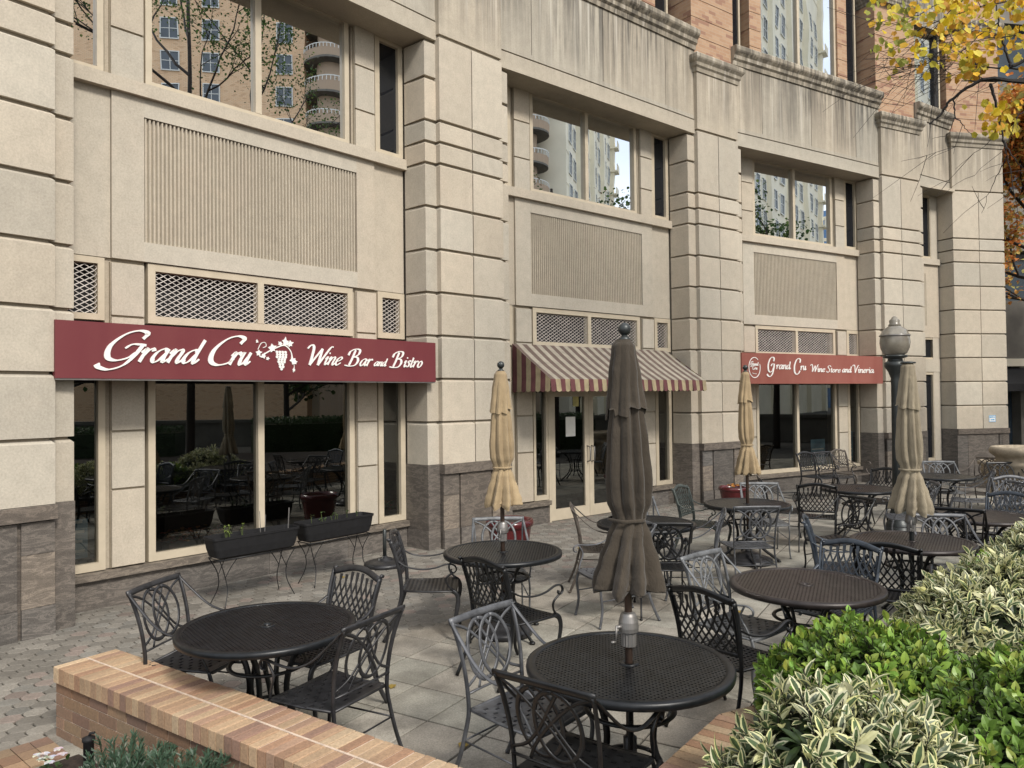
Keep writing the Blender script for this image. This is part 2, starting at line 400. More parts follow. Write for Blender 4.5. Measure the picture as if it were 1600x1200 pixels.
    for a,b in ((w0-.008,w1+.008),):
        g.box((a,-.3,1.085),(b,.045,1.215),f,(1.05,1.0,.95))
    BP(g,'granite_base',M['granite'],p,color=True)
    # brick pier above
    bm=MB(); z=8.76
    return p
def cornice(mb,f,x0,x1,z0,h,pr,back=-.3,ret=True,col=(.92,.9,.87)):
    prof=[(0,0),(.18,.0),(.25,.22),(.5,.32),(.55,.5),(.9,.66),(1.0,.74),(1.0,.93),(.85,1.0)]
    vs=[];n=len(prof)
    for s,x in ((-1,x0),(1,x1)):
        for a,b in prof: vs.append(f(x+s*a*pr*(1 if ret else 0),a*pr,z0+b*h))
        for a,b in prof: vs.append(f(x+s*a*pr*(1 if ret else 0),back,z0+b*h))
    fs=[]
    L0,L1,R0,R1=0,n,2*n,3*n
    for i in range(n-1):
        fs.append((L0+i,R0+i,R0+i+1,L0+i+1)); fs.append((L1+i,L0+i,L0+i+1,L1+i+1)); fs.append((R0+i,R1+i,R1+i+1,R0+i+1))
    fs.append((L0+n-1,R0+n-1,R1+n-1,L1+n-1)); fs.append((L0,L1,R1,R0))
    mb.add(vs,fs,col)
for k in PC: make_pier(k)

# ------------------------------------------------------------------ bays
W=-.60
U0=-.035
def rect_frame(mb,f,x0,x1,z0,z1,t=.07,wf=W-.02,wb=W-.12,mull=(),bot=None,mw=.04):
    bot=bot or t
    mb.box((x0,wb,z0),(x0+t,wf,z1),f); mb.box((x1-t,wb,z0),(x1,wf,z1),f)
    mb.box((x0+t,wb,z0),(x1-t,wf,z0+bot),f); mb.box((x0+t,wb,z1-t),(x1-t,wf,z1),f)
    for m in mull: mb.box((m-mw,wb,z0+bot),(m+mw,wf+.004,z1-t),f)
def window(k,x0,x1,z0,z1,kind,mull=(),t=.07,bot=None,bead=True):
    f=BF[k]; m=MB(); rect_frame(m,f,x0,x1,z0,z1,t,mull=mull,bot=bot)
    b=bot or t
    o=BP(m,'window',M['frame'])
    xs=[x0+t-.01]+[a for q in mull for a in (q,q)]+[x1-t+.01]
    for i in range(0,len(xs),2):
        g=MB(); a=xs[i]; c=xs[i+1]
        g.add([f(a,W-.075,z0+b-.01),f(c,W-.075,z0+b-.01),f(c,W-.075,z1-t+.01),f(a,W-.075,z1-t+.01)],[(0,1,2,3)])
        BP(g,'pane',M[kind],o)
    return o
def grille(k,x0,x1,z0,z1,mull=(),t=.065):
    f=BF[k]; m=MB(); rect_frame(m,f,x0,x1,z0,z1,t,mull=mull)
    o=BP(m,'grille_frame',M['frame'])
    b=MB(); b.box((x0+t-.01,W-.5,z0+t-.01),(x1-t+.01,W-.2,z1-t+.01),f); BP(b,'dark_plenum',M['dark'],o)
    g=MB(); cw,ch=.096,.056; r=.0048
    xs=[x0+t]+[a for q in mull for a in (q-.04,q+.04)]+[x1-t]
    for i in range(0,len(xs),2):
        a,c=xs[i],xs[i+1]; nr=int((z1-z0-2*t)/ch)+1; nc=int((c-a)/(cw/2))+1
        for j in range(nr+1):
            for s in (0,1):
                zb=z0+t+j*ch
                for q in range(nc):
                    xa=a+q*cw/2; xb=min(xa+cw/2,c)
                    if xa>=c: break
                    za=zb+(ch/2 if q%2 else (ch if s else 0)); zz=zb+(ch/2 if (q+1)%2 else (ch if s else 0))
                    if max(za,zz)>z1-t+.004: continue
                    w1=W-.046; w2=W-.049
                    g.add([f(xa,w1,za-r),f(xb,w1,zz-r),f(xb,w2,zz+r),f(xa,w2,za+r)],[(0,1,2,3)])
    BP(g,'expanded_mesh',M['mesh'],o)
def stone_blocks(mb,f,x0,x1,zs,w0=W-.12,w1=W+.005):
    for z0,z1 in zs: 
        mb.box((x0,w0,z0+.012),(x1,w1,z1-.012),f,tone(.05))
    mb.box((x0-.004,w0,zs[0][0]),(x1+.004,w1-.03,zs[-1][1]),f,(.8,.78,.74))
def make_bay(k, door=False):
    f=BF[k]; H=2.235
    # side limits follow the pier returns
    st=MB()
    # spandrel wall
    for (a,b,w) in ((-H,-1.735,W-.03),(-1.73,-1.40,W),(1.40,1.70,W),(1.705,H,W-.03)):
        st.box((a,W-.4,3.66),(b,w,5.43),f,tone(.03))
    t_=tone(.03)
    st.box((-1.40,W-.4,3.66),(1.40,W,3.87),f,t_); st.box((-1.40,W-.4,5.226),(1.40,W,5.43),f,t_)
    st.box((-1.40,W-.4,3.87),(1.40,W-.05,5.226),f,t_)
    # channel strips either side of the stone blocks, behind everything
    for s in (-1,1):
        c=U0 if s<0 else 0
        for zz in ((.42,3.66),(5.58,7.30)):
            st.box((s*1.80-.02,W-.3,zz[0]),(s*1.34+.02,W-.06,zz[1]),f,(.85,.83,.8)) if s>0 else st.box((s*1.80+.02,W-.3,zz[0]),(s*1.36-.02,W-.06,zz[1]),f,(.85,.83,.8))
    for a,b in ((-1.735,-1.405),(1.39,1.71)):
        stone_blocks(st,f,a,b,[(.42,1.238),(1.238,1.842),(1.842,2.447),(2.447,3.05),(3.05,3.62)])
        stone_blocks(st,f,a,b,[(5.58,6.10),(6.10,6.71),(6.71,7.25)])
    w_=BP(st,'bay_wall',M['stone'],color=True)
    rb=MB(); n=62; x0,x1=-1.395,1.395; p=(x1-x0)/n; pts=[]; DP=W-.046
    for i in range(n):
        a=x0+i*p; pts+=[(a,DP),(a+p*.20,W-.012),(a+p*.55,W-.012),(a+p*.72,DP)]
    pts.append((x1,DP)); vs=[f(a,b,3.872) for a,b in pts]+[f(a,b,5.224) for a,b in pts]; m=len(pts)
    rb.add(vs,[(i,i+1,m+i+1,m+i) for i in range(m-1)],(.95,.94,.92)); BP(rb,'ribbed_panel',M['stone'],w_,color=True)
    lg=MB(); lg.box((-H,W-.3,5.43),(H,W+.06,5.575),f,(1.02,1.01,1.0)); BP(lg,'ledge',M['stone'],w_,color=True)
    sf=MB(); sf.box((-2.32,-.9,7.255),(2.32,-.14,7.32),f,(1,.98,.95)); BP(sf,'soffit',M['stone'],w_,color=True)
    # upper windows
    window(k,-H,-1.80,5.575,7.27,'mirror',t=.065); window(k,1.74,H,5.575,7.27,'darkglass',t=.08)
    window(k,-1.375,1.30,5.575,7.29,'mirror',mull=(-.035,),t=.07)
    grille(k,-H,-1.795,3.0,3.65); grille(k,1.76,H,3.0,3.65,t=.08); grille(k,-1.355,1.335,3.0,3.65,mull=(-.02,),t=.08)
    # lower windows
    window(k,-H,-1.79,.42,2.97,'glass',t=.068,bot=.08); window(k,1.755,H,.42,2.97,'glass',t=.085,bot=.08)
    if not door: window(k,-1.355,1.345,.42,2.97,'glass',mull=(-.025,),t=.075,bot=.085)
    else:
        window(k,-1.365,-1.04,.42,2.97,'glass',t=.05,bot=.08); window(k,.93,1.345,.42,2.97,'glass',t=.06,bot=.08)
        tr=MB(); tr.box((-1.04,W-.14,2.26),(.93,W-.01,2.34),f); tr.box((-1.04,W-.12,2.92),(.93,W-.02,2.97),f)
        tr.box((-1.04,W-.14,GZ),(-.985,W-.01,2.26),f); tr.box((.875,W-.14,GZ),(.93,W-.01,2.26),f)
        o=BP(tr,'door_frame',M['frame'])
        g=MB(); g.add([f(-1.03,W-.075,2.34),f(.92,W-.075,2.34),f(.92,W-.075,2.92),f(-1.03,W-.075,2.92)],[(0,1,2,3)]); BP(g,'pane',M['glass'],o)
        for (a,b) in ((-.98,-.058),(-.052,.87)):
            d=MB(); rect_frame(d,f,a,b,.045,2.255,.105,W-.03,W-.085,bot=.19)
            dd=BP(d,'door',M['frame'])
            g=MB(); g.add([f(a+.1,W-.06,.23),f(b-.1,W-.06,.23),f(b-.1,W-.06,2.16),f(a+.1,W-.06,2.16)],[(0,1,2,3)]); BP(g,'pane',M['glass'],dd)
            h=MB(); s=b-.05 if a<-.5 else a+.05
            h.tube([f(s,W-.03,1.28),f(s,W+.045,1.26),f(s,W+.05,1.15),f(s,W+.045,1.02),f(s,W-.03,1.0)],.012,n=8); BP(h,'handle',M['alu'],dd,smooth=True)
        pp=MB(); pp.box((-.60,W-.056,1.46),(-.37,W-.053,1.80),f); BP(pp,'paper_notice',M['paper'],o)
        pp=MB(); pp.box((-.42,W-.056,1.98),(-.28,W-.053,2.16),f); BP(pp,'yellow_notice',M['yellowp'],o)
    # granite sill wall
    rng=[(-H,-1.04),(.93,H)] if door else [(-H,H)]
    for a,b in rng:
        g=MB(); x=a
        while x<b-.01:
            y=min(x+1.15,b); g.box((x+.002,W-.4,0),(y-.002,W-.0,.335),f,tone(.12,.03)); x=y
        g.box((a,W-.3,.335),(b+(.01 if not door else 0),W+.055,.412),f,(1.25,1.2,1.12))
        BP(g,'granite_sill',M['granite'],w_,color=True)
    # interior
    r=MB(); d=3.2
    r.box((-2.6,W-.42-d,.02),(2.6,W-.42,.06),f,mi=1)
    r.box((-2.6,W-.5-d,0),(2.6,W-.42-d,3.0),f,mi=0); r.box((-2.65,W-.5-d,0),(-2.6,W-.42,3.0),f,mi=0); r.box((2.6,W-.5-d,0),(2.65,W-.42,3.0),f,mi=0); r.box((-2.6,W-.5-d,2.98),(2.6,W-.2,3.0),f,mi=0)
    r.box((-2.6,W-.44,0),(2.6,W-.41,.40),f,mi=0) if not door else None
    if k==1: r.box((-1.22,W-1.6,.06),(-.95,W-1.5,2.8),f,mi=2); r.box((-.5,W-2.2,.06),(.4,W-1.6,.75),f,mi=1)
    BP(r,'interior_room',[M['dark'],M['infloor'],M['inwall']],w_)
    for x in (-2.05,-.1,1.85):
        dl=MB(); dl.lathe([(.05,-.004),(.085,-.012),(.085,.0),(.06,.0)],20,f(x,-.34,7.255),cap=False); BP(dl,'soffit_downlight_trim',M['litcone'],w_,smooth=True)
for k in (1,2,3): make_bay(k,door=(k==2))
# lintel, fascia, cornice for every bay
def lintel(k,x0,x1,joints):
    f=BF[k]; w=-.10
    if k<4: p0=Vector(PF[k](PC[k][3]-.05,-SB,0)[:2]); p1=Vector(PF[k+1](-PC[k+1][2]+.05,-SB,0)[:2])
    else: p0=Vector(PF[4](PC[4][3]-.05,-SB,0)[:2]); p1=Vector(PF[5](-PC[5][2]+.05,-.10,0)[:2])
    d=(p1-p0); L=d.length; d.normalize(); nn=Vector((d.y,-d.x))
    def g(x,w,z): p=p0+d*x+nn*w; return (p.x,p.y,z)
    m=MB(); m.box((0,-.55,7.238),(L,.012,7.498),g,tone(.02)); m.box((.02,-.5,7.49),(L-.02,-.015,7.54),g,(.45,.43,.4))
    m.box((0,-.5,7.525),(L,.004,7.60),g,tone(.02))
    xs=[0]+[L*j for j in joints]+[L]
    for a,b in zip(xs,xs[1:]): m.box((a+.006,-.5,7.60),(b-.006,.0,8.90),g,tone(.04))
    m.box((.02,-.9,7.55),(L-.02,-.02,8.9),g,(.5,.48,.45))
    o=BP(m,'lintel',M['stone_top'],color=True)
    c=MB(); cornice(c,g,.0,L,8.88,.37,.15,back=-1.0,ret=False); BP(c,'cornice',M['stone_top'],o,color=True)
    return g,L
LG={}
for k,j in ((1,(.15,.48,.82)),(2,(.15,.48,.82)),(3,(.18,.5,.82)),(4,())): LG[k]=lintel(k,0,0,j)
# bay 4: narrow bay
f=BF[4]
st=MB()
st.box((-.75,W-.3,2.68),(.70,W,3.0),f,tone(.03)); st.box((-.75,W-.3,3.56),(.70,W,5.43),f,tone(.03)); st.box((-.75,W-.3,0),(-.30,W-.01,7.3),f,tone(.03)); st.box((.45,W-.3,.41),(.70,W-.012,7.3),f,tone(.03))
st.box((-.75,W-.25,5.43),(.70,W+.06,5.58),f,(1,1,1)); st.box((-.75,-.9,7.24),(.75,-.14,7.31),f,(1,.98,.95))
rb=MB()
for i in range(12): rb.box((-.30+i*.045,W-.01,3.87),(-.30+i*.045+.024,W+.008,5.2),f,(.9,.89,.87))
w4=BP(st,'bay_wall',M['stone'],color=True); BP(rb,'ribbed_panel',M['stone'],w4,color=True)
window(4,-.30,.50,.41,2.68,'darkglass',t=.07); window(4,-.30,.50,5.58,7.24,'darkglass',t=.07); window(4,-.30,.50,3.0,3.56,'darkglass',t=.05)
g=MB(); g.box((-.75,W-.3,0),(.70,W+.0,.33),f,tone(.1)); g.box((-.75,W-.3,.33),(.70,W+.05,.41),f,(1.2,1.15,1.1)); BP(g,'granite_sill',M['granite'],w4,color=True)
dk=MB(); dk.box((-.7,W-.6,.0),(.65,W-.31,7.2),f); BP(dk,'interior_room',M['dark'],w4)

# brick upper storey --------------------------------------------------------
def uvbox(mb,uvs,a,b,fr):
    """brick box with metric UVs (front, sides)"""
    (x0,y0,z0),(x1,y1,z1)=a,b
    def q(ps,uv): mb.add([fr(*p) for p in ps],[tuple(range(len(ps)))]); uvs.extend(uv)
    q([(x0,y1,z0),(x1,y1,z0),(x1,y1,z1),(x0,y1,z1)],[(x0,z0),(x1,z0),(x1,z1),(x0,z1)])
    q([(x0,y0,z0),(x0,y1,z0),(x0,y1,z1),(x0,y0,z1)],[(y0,z0),(y1,z0),(y1,z1),(y0,z1)])
    q([(x1,y1,z0),(x1,y0,z0),(x1,y0,z1),(x1,y1,z1)],[(y0,z0),(y1,z0),(y1,z1),(y0,z1)])
    q([(x0,y1,z1),(x1,y1,z1),(x1,y0,z1),(x0,y0,z1)],[(x0,y1),(x1,y1),(x1,y0),(x0,y0)])
    q([(x0,y1,z0),(x0,y0,z0),(x1,y0,z0),(x1,y1,z0)],[(x0,y1),(x0,y0),(x1,y0),(x1,y1)])
def build_uv(mb,uvs,name,mat,parent=None,off=BO):
    o=mb.build(name,mat,parent or bld,off=off); l=o.data.uv_layers.new(name='UVMap')
    if len(l.data)==len(uvs): l.data.foreach_set('uv',[c for u in uvs for c in u])
    return o
BR0,BR1,STEP=8.78,13.6,.372
def brick_stack(f,x0,x1,w0,w1,z0=BR0,z1=11.45,gr=None):
    mb=MB(); uv=[]; z=z0
    g=9.19
    cuts=[z0]+[g+STEP*i for i in range(-2,16) if z0+.1<g+STEP*i<z1-.05]+[z1]
    for a,b in zip(cuts,cuts[1:]): uvbox(mb,uv,(x0,w0,a+.007),(x1,w1,b-.007),f)
    uvbox(mb,uv,(x0+.02,w0,z0),(x1-.02,w1-.025,z1),f)
    return build_uv(mb,uv,'brick_wall',M['brick'])
for k in PC:
    f=PF[k]; hl,hr=PC[k][2],PC[k][3]
    brick_stack(f,-hl-.02,hr+.02,-1.3,-.10,8.74,11.45)
    c=MB(); cornice(c,f,-hl-.02,hr+.02,11.45,.26,.07,back=-1.4); 
    c.v=[(x,y,z) for x,y,z in c.v]
    BP(c,'stone_band',M['stone_top'],color=True)
    brick_stack(f,-hl,hr,-1.3,-.13,11.72,13.6)
k=1; brick_stack(PF[1],-4.5,-.66,-1.3,-.10,8.74,11.45)
for k in (1,2,3):
    f=BF[k]; P=-.33
    for a,b in ((-1.66,-1.30),(1.28,1.62)): brick_stack(f,a,b,-1.2,P-.05,9.2,12.2)
    m=MB(); rect_frame(m,f,-1.30,1.28,9.22,12.2,.06,P-.1,P-.2,mull=(-.03,)); o=BP(m,'window',M['frame'])
    for a,b in ((-1.25,-.03),(-.03,1.23)):
        g=MB(); g.add([f(a,P-.15,9.27),f(b,P-.15,9.27),f(b,P-.15,12.15),f(a,P-.15,12.15)],[(0,1,2,3)]); BP(g,'pane',M['mirror'],o)
    for a,b in ((-2.25,-1.72),(1.68,2.25)):
        m=MB(); rect_frame(m,f,a,b,9.22,12.2,.05,P-.25,P-.32); o=BP(m,'window',M['frame'])
        g=MB(); g.add([f(a+.04,P-.29,9.25),f(b-.04,P-.29,9.25),f(b-.04,P-.29,12.15),f(a+.04,P-.29,12.15)],[(0,1,2,3)]); BP(g,'pane',M['darkglass'],o)
    m=MB(); m.box((-2.4,-1.1,12.2),(2.4,P-.08,12.6),f,(1,1,1)); BP(m,'stone_band',M['stone_top'],color=True)
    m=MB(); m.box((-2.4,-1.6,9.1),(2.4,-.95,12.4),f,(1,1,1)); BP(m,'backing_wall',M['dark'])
f=BF[4]; m=MB(); rect_frame(m,f,-.72,.60,9.05,11.3,.05,-.38,-.45,mull=()); o=BP(m,'window',M['frame'])
g=MB(); g.add([f(-.68,-.42,9.08),f(.40,-.42,9.08),f(.40,-.42,11.27),f(-.68,-.42,11.27)],[(0,1,2,3)]); g2=MB(); BP(g,'pane',M['mirror'],o)
g2.box((.36,-.44,9.08),(.5,-.36,11.27),f); BP(g2,'dark_mullion',M['dark'],o)
m=MB(); m.box((-.9,-1.1,11.3),(.8,-.2,11.8),f,(1,1,1)); m.box((-.9,-1.1,11.8),(.8,-.3,13.6),f,(.8,.8,.8)); BP(m,'stone_band',M['stone_top'],color=True)
# body of the building behind the bays
m=MB(); pts=[]
for k in (1,2,3,4):
    f=BF[k]; L=2.9 if k<4 else 1.4
    pts+= [f(-L,-4.4,0)[:2],f(L,-4.4,0)[:2]]
pe=PF[5](.5,-1.2,0)[:2]; pts=[PF[1](-7,-4.0,0)[:2]]+pts[:-1]+[pe,PF[5](.5,-16,0)[:2],(-8,34)]
m.prism(pts,0,13.4,col=(.8,.8,.8)); BP(m,'rear_wall',M['stone'],color=True)
m=MB(); f=PF[1]
for i in range(len(LV)-1): chamf(m,f,[(-4.6,-.0),(-.63,-.0),(-.63,-.5),(-4.6,-.5)],LV[i],LV[i+1],tone(.03),keep=(2,3))
m.box((-4.6,-.6,7.3),(-.62,-.002,8.9),f,(1,1,1)); m.box((-4.6,-4.2,0),(-1.2,-.5,8.9),f,(1,1,1)); BP(m,'end_wall',M['stone'],color=True)
m=MB(); m.box((-4.6,-.6,0),(-.62,.01,1.21),f,(1,1,1)); BP(m,'granite_base',M['granite'],color=True)

# ------------------------------------------------------------------ lettering by broad nib
GL={'G':([[(.76,.74),(.80,.93),(.55,1.0),(.27,.86),(.06,.5),(.12,.14),(.36,.03),(.62,.12),(.76,.3)],[(.44,.42),(.56,.55),(.74,.56),(.92,.54)],[(.84,.55),(.76,.2),(.6,-.12),(.32,-.26),(.06,-.2),(-.04,-.1)]],.95),
'C':([[(.76,.74),(.80,.93),(.55,1.0),(.27,.86),(.06,.5),(.10,.14),(.34,.0),(.62,.06),(.78,.22)]],.86),
'r':([[(.0,.30),(.10,.43),(.13,.42),(.10,.2),(.08,0)],[(.09,.16),(.2,.36),(.32,.44),(.4,.36)]],.42),
'a':([[(.43,.38),(.3,.45),(.12,.34),(.05,.14),(.13,.01),(.27,.06),(.42,.3)],[(.46,.45),(.42,.18),(.46,.01),(.62,.14)]],.56),
'n':([[(.0,.30),(.10,.43),(.13,.42),(.10,.2),(.08,0)],[(.09,.14),(.22,.37),(.36,.44),(.42,.36),(.38,.12),(.44,.0),(.58,.14)]],.54),
'd':([[(.43,.38),(.3,.45),(.12,.34),(.05,.14),(.13,.01),(.27,.06),(.42,.3)],[(.50,.80),(.44,.3),(.44,.06),(.5,.0),(.62,.14)]],.58),
'u':([[(.0,.30),(.12,.45),(.10,.18),(.16,.01),(.3,.08),(.42,.3)],[(.46,.45),(.42,.18),(.46,.01),(.62,.14)]],.56),
'W':([[(-.14,.80),(.0,.98),(.16,.86),(.22,.4),(.24,0)],[(.24,0),(.42,.4),(.62,.82)],[(.62,.82),(.64,.4),(.66,0)],[(.66,0),(.86,.5),(1.04,.9),(1.16,.93)]],1.04),
'V':([[(-.14,.80),(.0,.98),(.16,.86),(.24,.4),(.30,0)],[(.30,0),(.5,.5),(.70,.9),(.82,.95)]],.72),
'i':([[(.0,.30),(.12,.45),(.10,.15),(.15,0),(.28,.14)],[(.15,.60),(.17,.66)]],.25),
'e':([[(.09,.2),(.3,.27),(.38,.38),(.27,.45),(.1,.32),(.07,.1),(.2,0),(.42,.14)]],.42),
'B':([[(.30,.94),(.22,.4),(.14,.05)],[(-.06,.62),(.02,.86),(.30,1.0),(.56,.94),(.56,.70),(.38,.56),(.26,.53)],[(.26,.53),(.52,.5),(.62,.3),(.5,.06),(.2,.0),(-.12,.04)]],.70),
's':([[(.30,.38),(.2,.45),(.11,.36),(.24,.2),(.2,.03),(.02,.04)]],.32),
't':([[(.16,.66),(.12,.15),(.18,0),(.34,.14)],[(.0,.43),(.28,.44)]],.30),
'o':([[(.25,.45),(.1,.34),(.06,.12),(.18,0),(.34,.1),(.38,.32),(.25,.45)]],.44),
'S':([[(.62,.82),(.46,.98),(.22,.9),(.22,.68),(.44,.42),(.40,.1),(.16,.0),(.0,.16)]],.62),
' ':([],.3)}
def script_text(mb,f,text,u0,u1,zb,h,w,th=.012,slant=.42,nib=.11,nang=18,minw=.3,hscale=None):
    tot=0; 
    for ch in text: tot+=GL[ch][1]
    sx=(u1-u0-slant*h*.0)/tot
    x=u0; cnt=0
    for ch in text:
        strokes,adv=GL[ch]
        for s_ in strokes:
            pts=cat([(a,b,0) for a,b in s_],6)
            P=[Vector((x+(p.x)*sx+p.y*h*slant,zb+p.y*h)) for p in pts]
            Lf=[];Rt=[]
            for i,p in enumerate(P):
                t=(P[min(i+1,len(P)-1)]-P[max(0,i-1)]); t=t.normalized() if t.length else Vector((1,0))
                ang=math.atan2(t.y,t.x)-R(nang)
                wd=nib*h*max(minw,abs(sin(ang)))/2*1.0
                n=Vector((-t.y,t.x)); Lf.append(p+n*wd); Rt.append(p-n*wd)
            n=len(P); cnt+=1; e=cnt*.00012; vs=[]
            for q in Lf: vs.append(f(q.x,w+th+e,q.y))
            for q in Rt: vs.append(f(q.x,w+th+e,q.y))
            for q in Lf: vs.append(f(q.x,w-.001,q.y))
            for q in Rt: vs.append(f(q.x,w-.001,q.y))
            fs=[]
            for i in range(n-1):
                fs+=[(i,i+1,n+i+1,n+i),(2*n+i,2*n+i+1,i+1,i),(n+i,n+i+1,3*n+i+1,3*n+i)]
            fs+=[(0,n,3*n,2*n),(n-1,2*n-1,4*n-1,3*n-1)]
            mb.add(vs,fs)
        x+=adv*sx
def disc(mb,f,u,z,r,w,th=.008,n=10):
    vs=[f(u+r*cos(2*pi*i/n),w+th,z+r*sin(2*pi*i/n)) for i in range(n)]+[f(u+r*cos(2*pi*i/n),w,z+r*sin(2*pi*i/n)) for i in range(n)]
    mb.add(vs,[tuple(range(n))]+[(i,(i+1)%n,n+(i+1)%n,n+i) for i in range(n)])
def ribbon(mb,f,pts,wd,w,th=.008,closed=False):
    P=[Vector((a.x,a.y)) for a in cat([(a,b,0) for a,b in pts],6)]; n=len(P); vs=[]
    for q in range(2):
        for sd in (1,-1):
            for i,p in enumerate(P):
                t=(P[min(i+1,n-1)]-P[max(0,i-1)]).normalized(); nn=Vector((-t.y,t.x))*wd*sd/2
                vs.append(f(p.x+nn.x,w+th*(1-q),p.y+nn.y))
    fs=[]
    for i in range(n-1): fs+=[(i,i+1,n+i+1,n+i),(2*n+i,2*n+i+1,i+1,i),(n+i,n+i+1,3*n+i+1,3*n+i)]
    mb.add(vs,fs)
def grape_leaf(mb,f,u,z,r,rot,w,th=.009):
    rad=[1,.55,.85,.5,.95,.55,.85,.45,.7,.35]; n=len(rad)
    vs=[f(u+r*rad[i]*cos(rot+2*pi*i/n),w+th,z+r*rad[i]*sin(rot+2*pi*i/n)) for i in range(n)]+[f(u+r*rad[i]*cos(rot+2*pi*i/n),w,z+r*rad[i]*sin(rot+2*pi*i/n)) for i in range(n)]
    vs.append(f(u,w+th,z)); fs=[(i,(i+1)%n,2*n) for i in range(n)]+[(i,(i+1)%n,n+(i+1)%n,n+i) for i in range(n)]; mb.add(vs,fs)
# sign over bay 1
f=BF[1]; WS=-.01
sg=empty('wine_bar_sign',f(-.08,WS-.2,2.37),0,'long maroon sign reading Grand Cru Wine Bar and Bistro with a white grape vine','sign','red shop signs over the windows')
so=sg.location
m=MB(); m.box((-2.44,WS-.07,2.376),(2.275,WS,2.917),f); m.build('sign_face',M['maroon'],sg,off=so)
m=MB(); m.box((-2.22,W+.01,2.40),(2.2,WS-.071,2.90),f); m.build('sign_box',M['maroon'],sg,off=so)
m=MB(); m.box((-2.435,WS-.07,2.36),(2.27,WS-.006,2.3755),f); m.build('lower_rail',M['alu'],sg,off=so)
L=MB(); a=dict(slant=.50,nib=.19,minw=.22)
script_text(L,f,'G',-2.06,-1.70,2.545,.31,WS,**a)
script_text(L,f,'rand',-1.72,-1.12,2.545,.31,WS,slant=.5,nib=.15,minw=.25)
script_text(L,f,'C',-1.02,-.70,2.535,.32,WS,**a); script_text(L,f,'ru',-.77,-.54,2.540,.31,WS,slant=.5,nib=.15,minw=.25)
script_text(L,f,'W',.19,.47,2.56,.245,WS,slant=.4,nib=.15); script_text(L,f,'ine',.44,.68,2.568,.225,WS,slant=.5,nib=.12)
script_text(L,f,'B',.78,.95,2.562,.215,WS,slant=.35,nib=.16); script_text(L,f,'ar',.97,1.15,2.568,.2,WS,slant=.45,nib=.13)
script_text(L,f,'and',1.20,1.39,2.572,.125,WS,slant=.45,nib=.15)
script_text(L,f,'B',1.48,1.65,2.558,.215,WS,slant=.35,nib=.16); script_text(L,f,'istro',1.68,2.00,2.568,.195,WS,slant=.45,nib=.13)
L.build('lettering',M['white'],sg,off=so)
E_=MB()
ribbon(E_,f,[(-.40,2.71),(-.38,2.64),(-.30,2.69),(-.2,2.74),(-.08,2.78),(.0,2.72),(.03,2.62)],.013,WS)
ribbon(E_,f,[(-.41,2.72),(-.37,2.79),(-.32,2.80),(-.31,2.76),(-.35,2.74)],.006,WS); ribbon(E_,f,[(.03,2.62),(.05,2.54),(.04,2.47)],.006,WS)
for u,z,r,ro in ((-.40,2.68,.045,.3),(-.34,2.65,.04,1.2),(-.23,2.74,.062,.5),(-.06,2.82,.06,1.57),(.0,2.80,.05,.4),(-.13,2.80,.035,2.4),(.035,2.61,.055,2),(.06,2.59,.035,4),(.045,2.50,.026,1.6),(-.42,2.81,.022,1.6),(-.29,2.62,.028,0)): grape_leaf(E_,f,u,z,r,ro,WS,.009+random.random()*.002)
rows=[(2.70,4),(2.672,4),(2.644,4),(2.616,3),(2.588,3),(2.56,2),(2.532,2),(2.506,1)]
for z,n in rows:
    for i in range(n): disc(E_,f,-.12+(i-(n-1)/2)*.036+.004*(z*100%2),z,.0165,WS,.010+.001*i)
E_.build('grape_emblem',M['white'],sg,off=so)
# sign over bay 3
f=BF[3]; WS=-.01
sg=empty('wine_store_sign',f(-.1,WS-.2,2.37),0,'faded red sign with white lettering reading Grand Cru Wine Store and Vineria','sign','red shop signs over the windows')
so=sg.location
m=MB(); m.box((-2.46,WS-.07,2.37),(2.2,WS,3.0),f); m.build('sign_face',M['rust'],sg,off=so)
m=MB(); m.box((-2.2,W+.01,2.39),(2.15,WS-.071,2.985),f); m.build('sign_box',M['rust'],sg,off=so)
L=MB()
script_text(L,f,'G',-1.72,-1.50,2.60,.32,WS,slant=.06,nib=.12,minw=.3); script_text(L,f,'rand',-1.46,-1.02,2.675,.20,WS,slant=.12,nib=.13,minw=.35)
script_text(L,f,'C',-.91,-.70,2.57,.335,WS,slant=.05,nib=.12,minw=.3); script_text(L,f,'ru',-.70,-.52,2.66,.20,WS,slant=.12,nib=.13,minw=.35)
script_text(L,f,'Wine',-.36,.10,2.625,.165,WS,slant=.15,nib=.15,minw=.35); script_text(L,f,'Store',.16,.63,2.618,.15,WS,slant=.15,nib=.15,minw=.35)
script_text(L,f,'and',.70,1.02,2.62,.17,WS,slant=.15,nib=.14,minw=.35); script_text(L,f,'Vineria',1.09,1.84,2.615,.18,WS,slant=.12,nib=.14,minw=.35)
L.build('lettering',M['white'],sg,off=so)
E_=MB(); ribbon(E_,f,[(-2.1+.165*cos(a*pi/12+.9),2.70+.205*sin(a*pi/12+.9)) for a in range(0,23)],.014,WS)
script_text(E_,f,'Grand',-2.22,-2.0,2.74,.085,WS,slant=.2,nib=.16,minw=.5); script_text(E_,f,'Cru',-2.17,-2.03,2.66,.085,WS,slant=.2,nib=.16,minw=.5)
ribbon(E_,f,[(-2.17,2.59),(-2.1,2.575),(-2.04,2.57)],.008,WS); E_.build('oval_emblem',M['white'],sg,off=so)

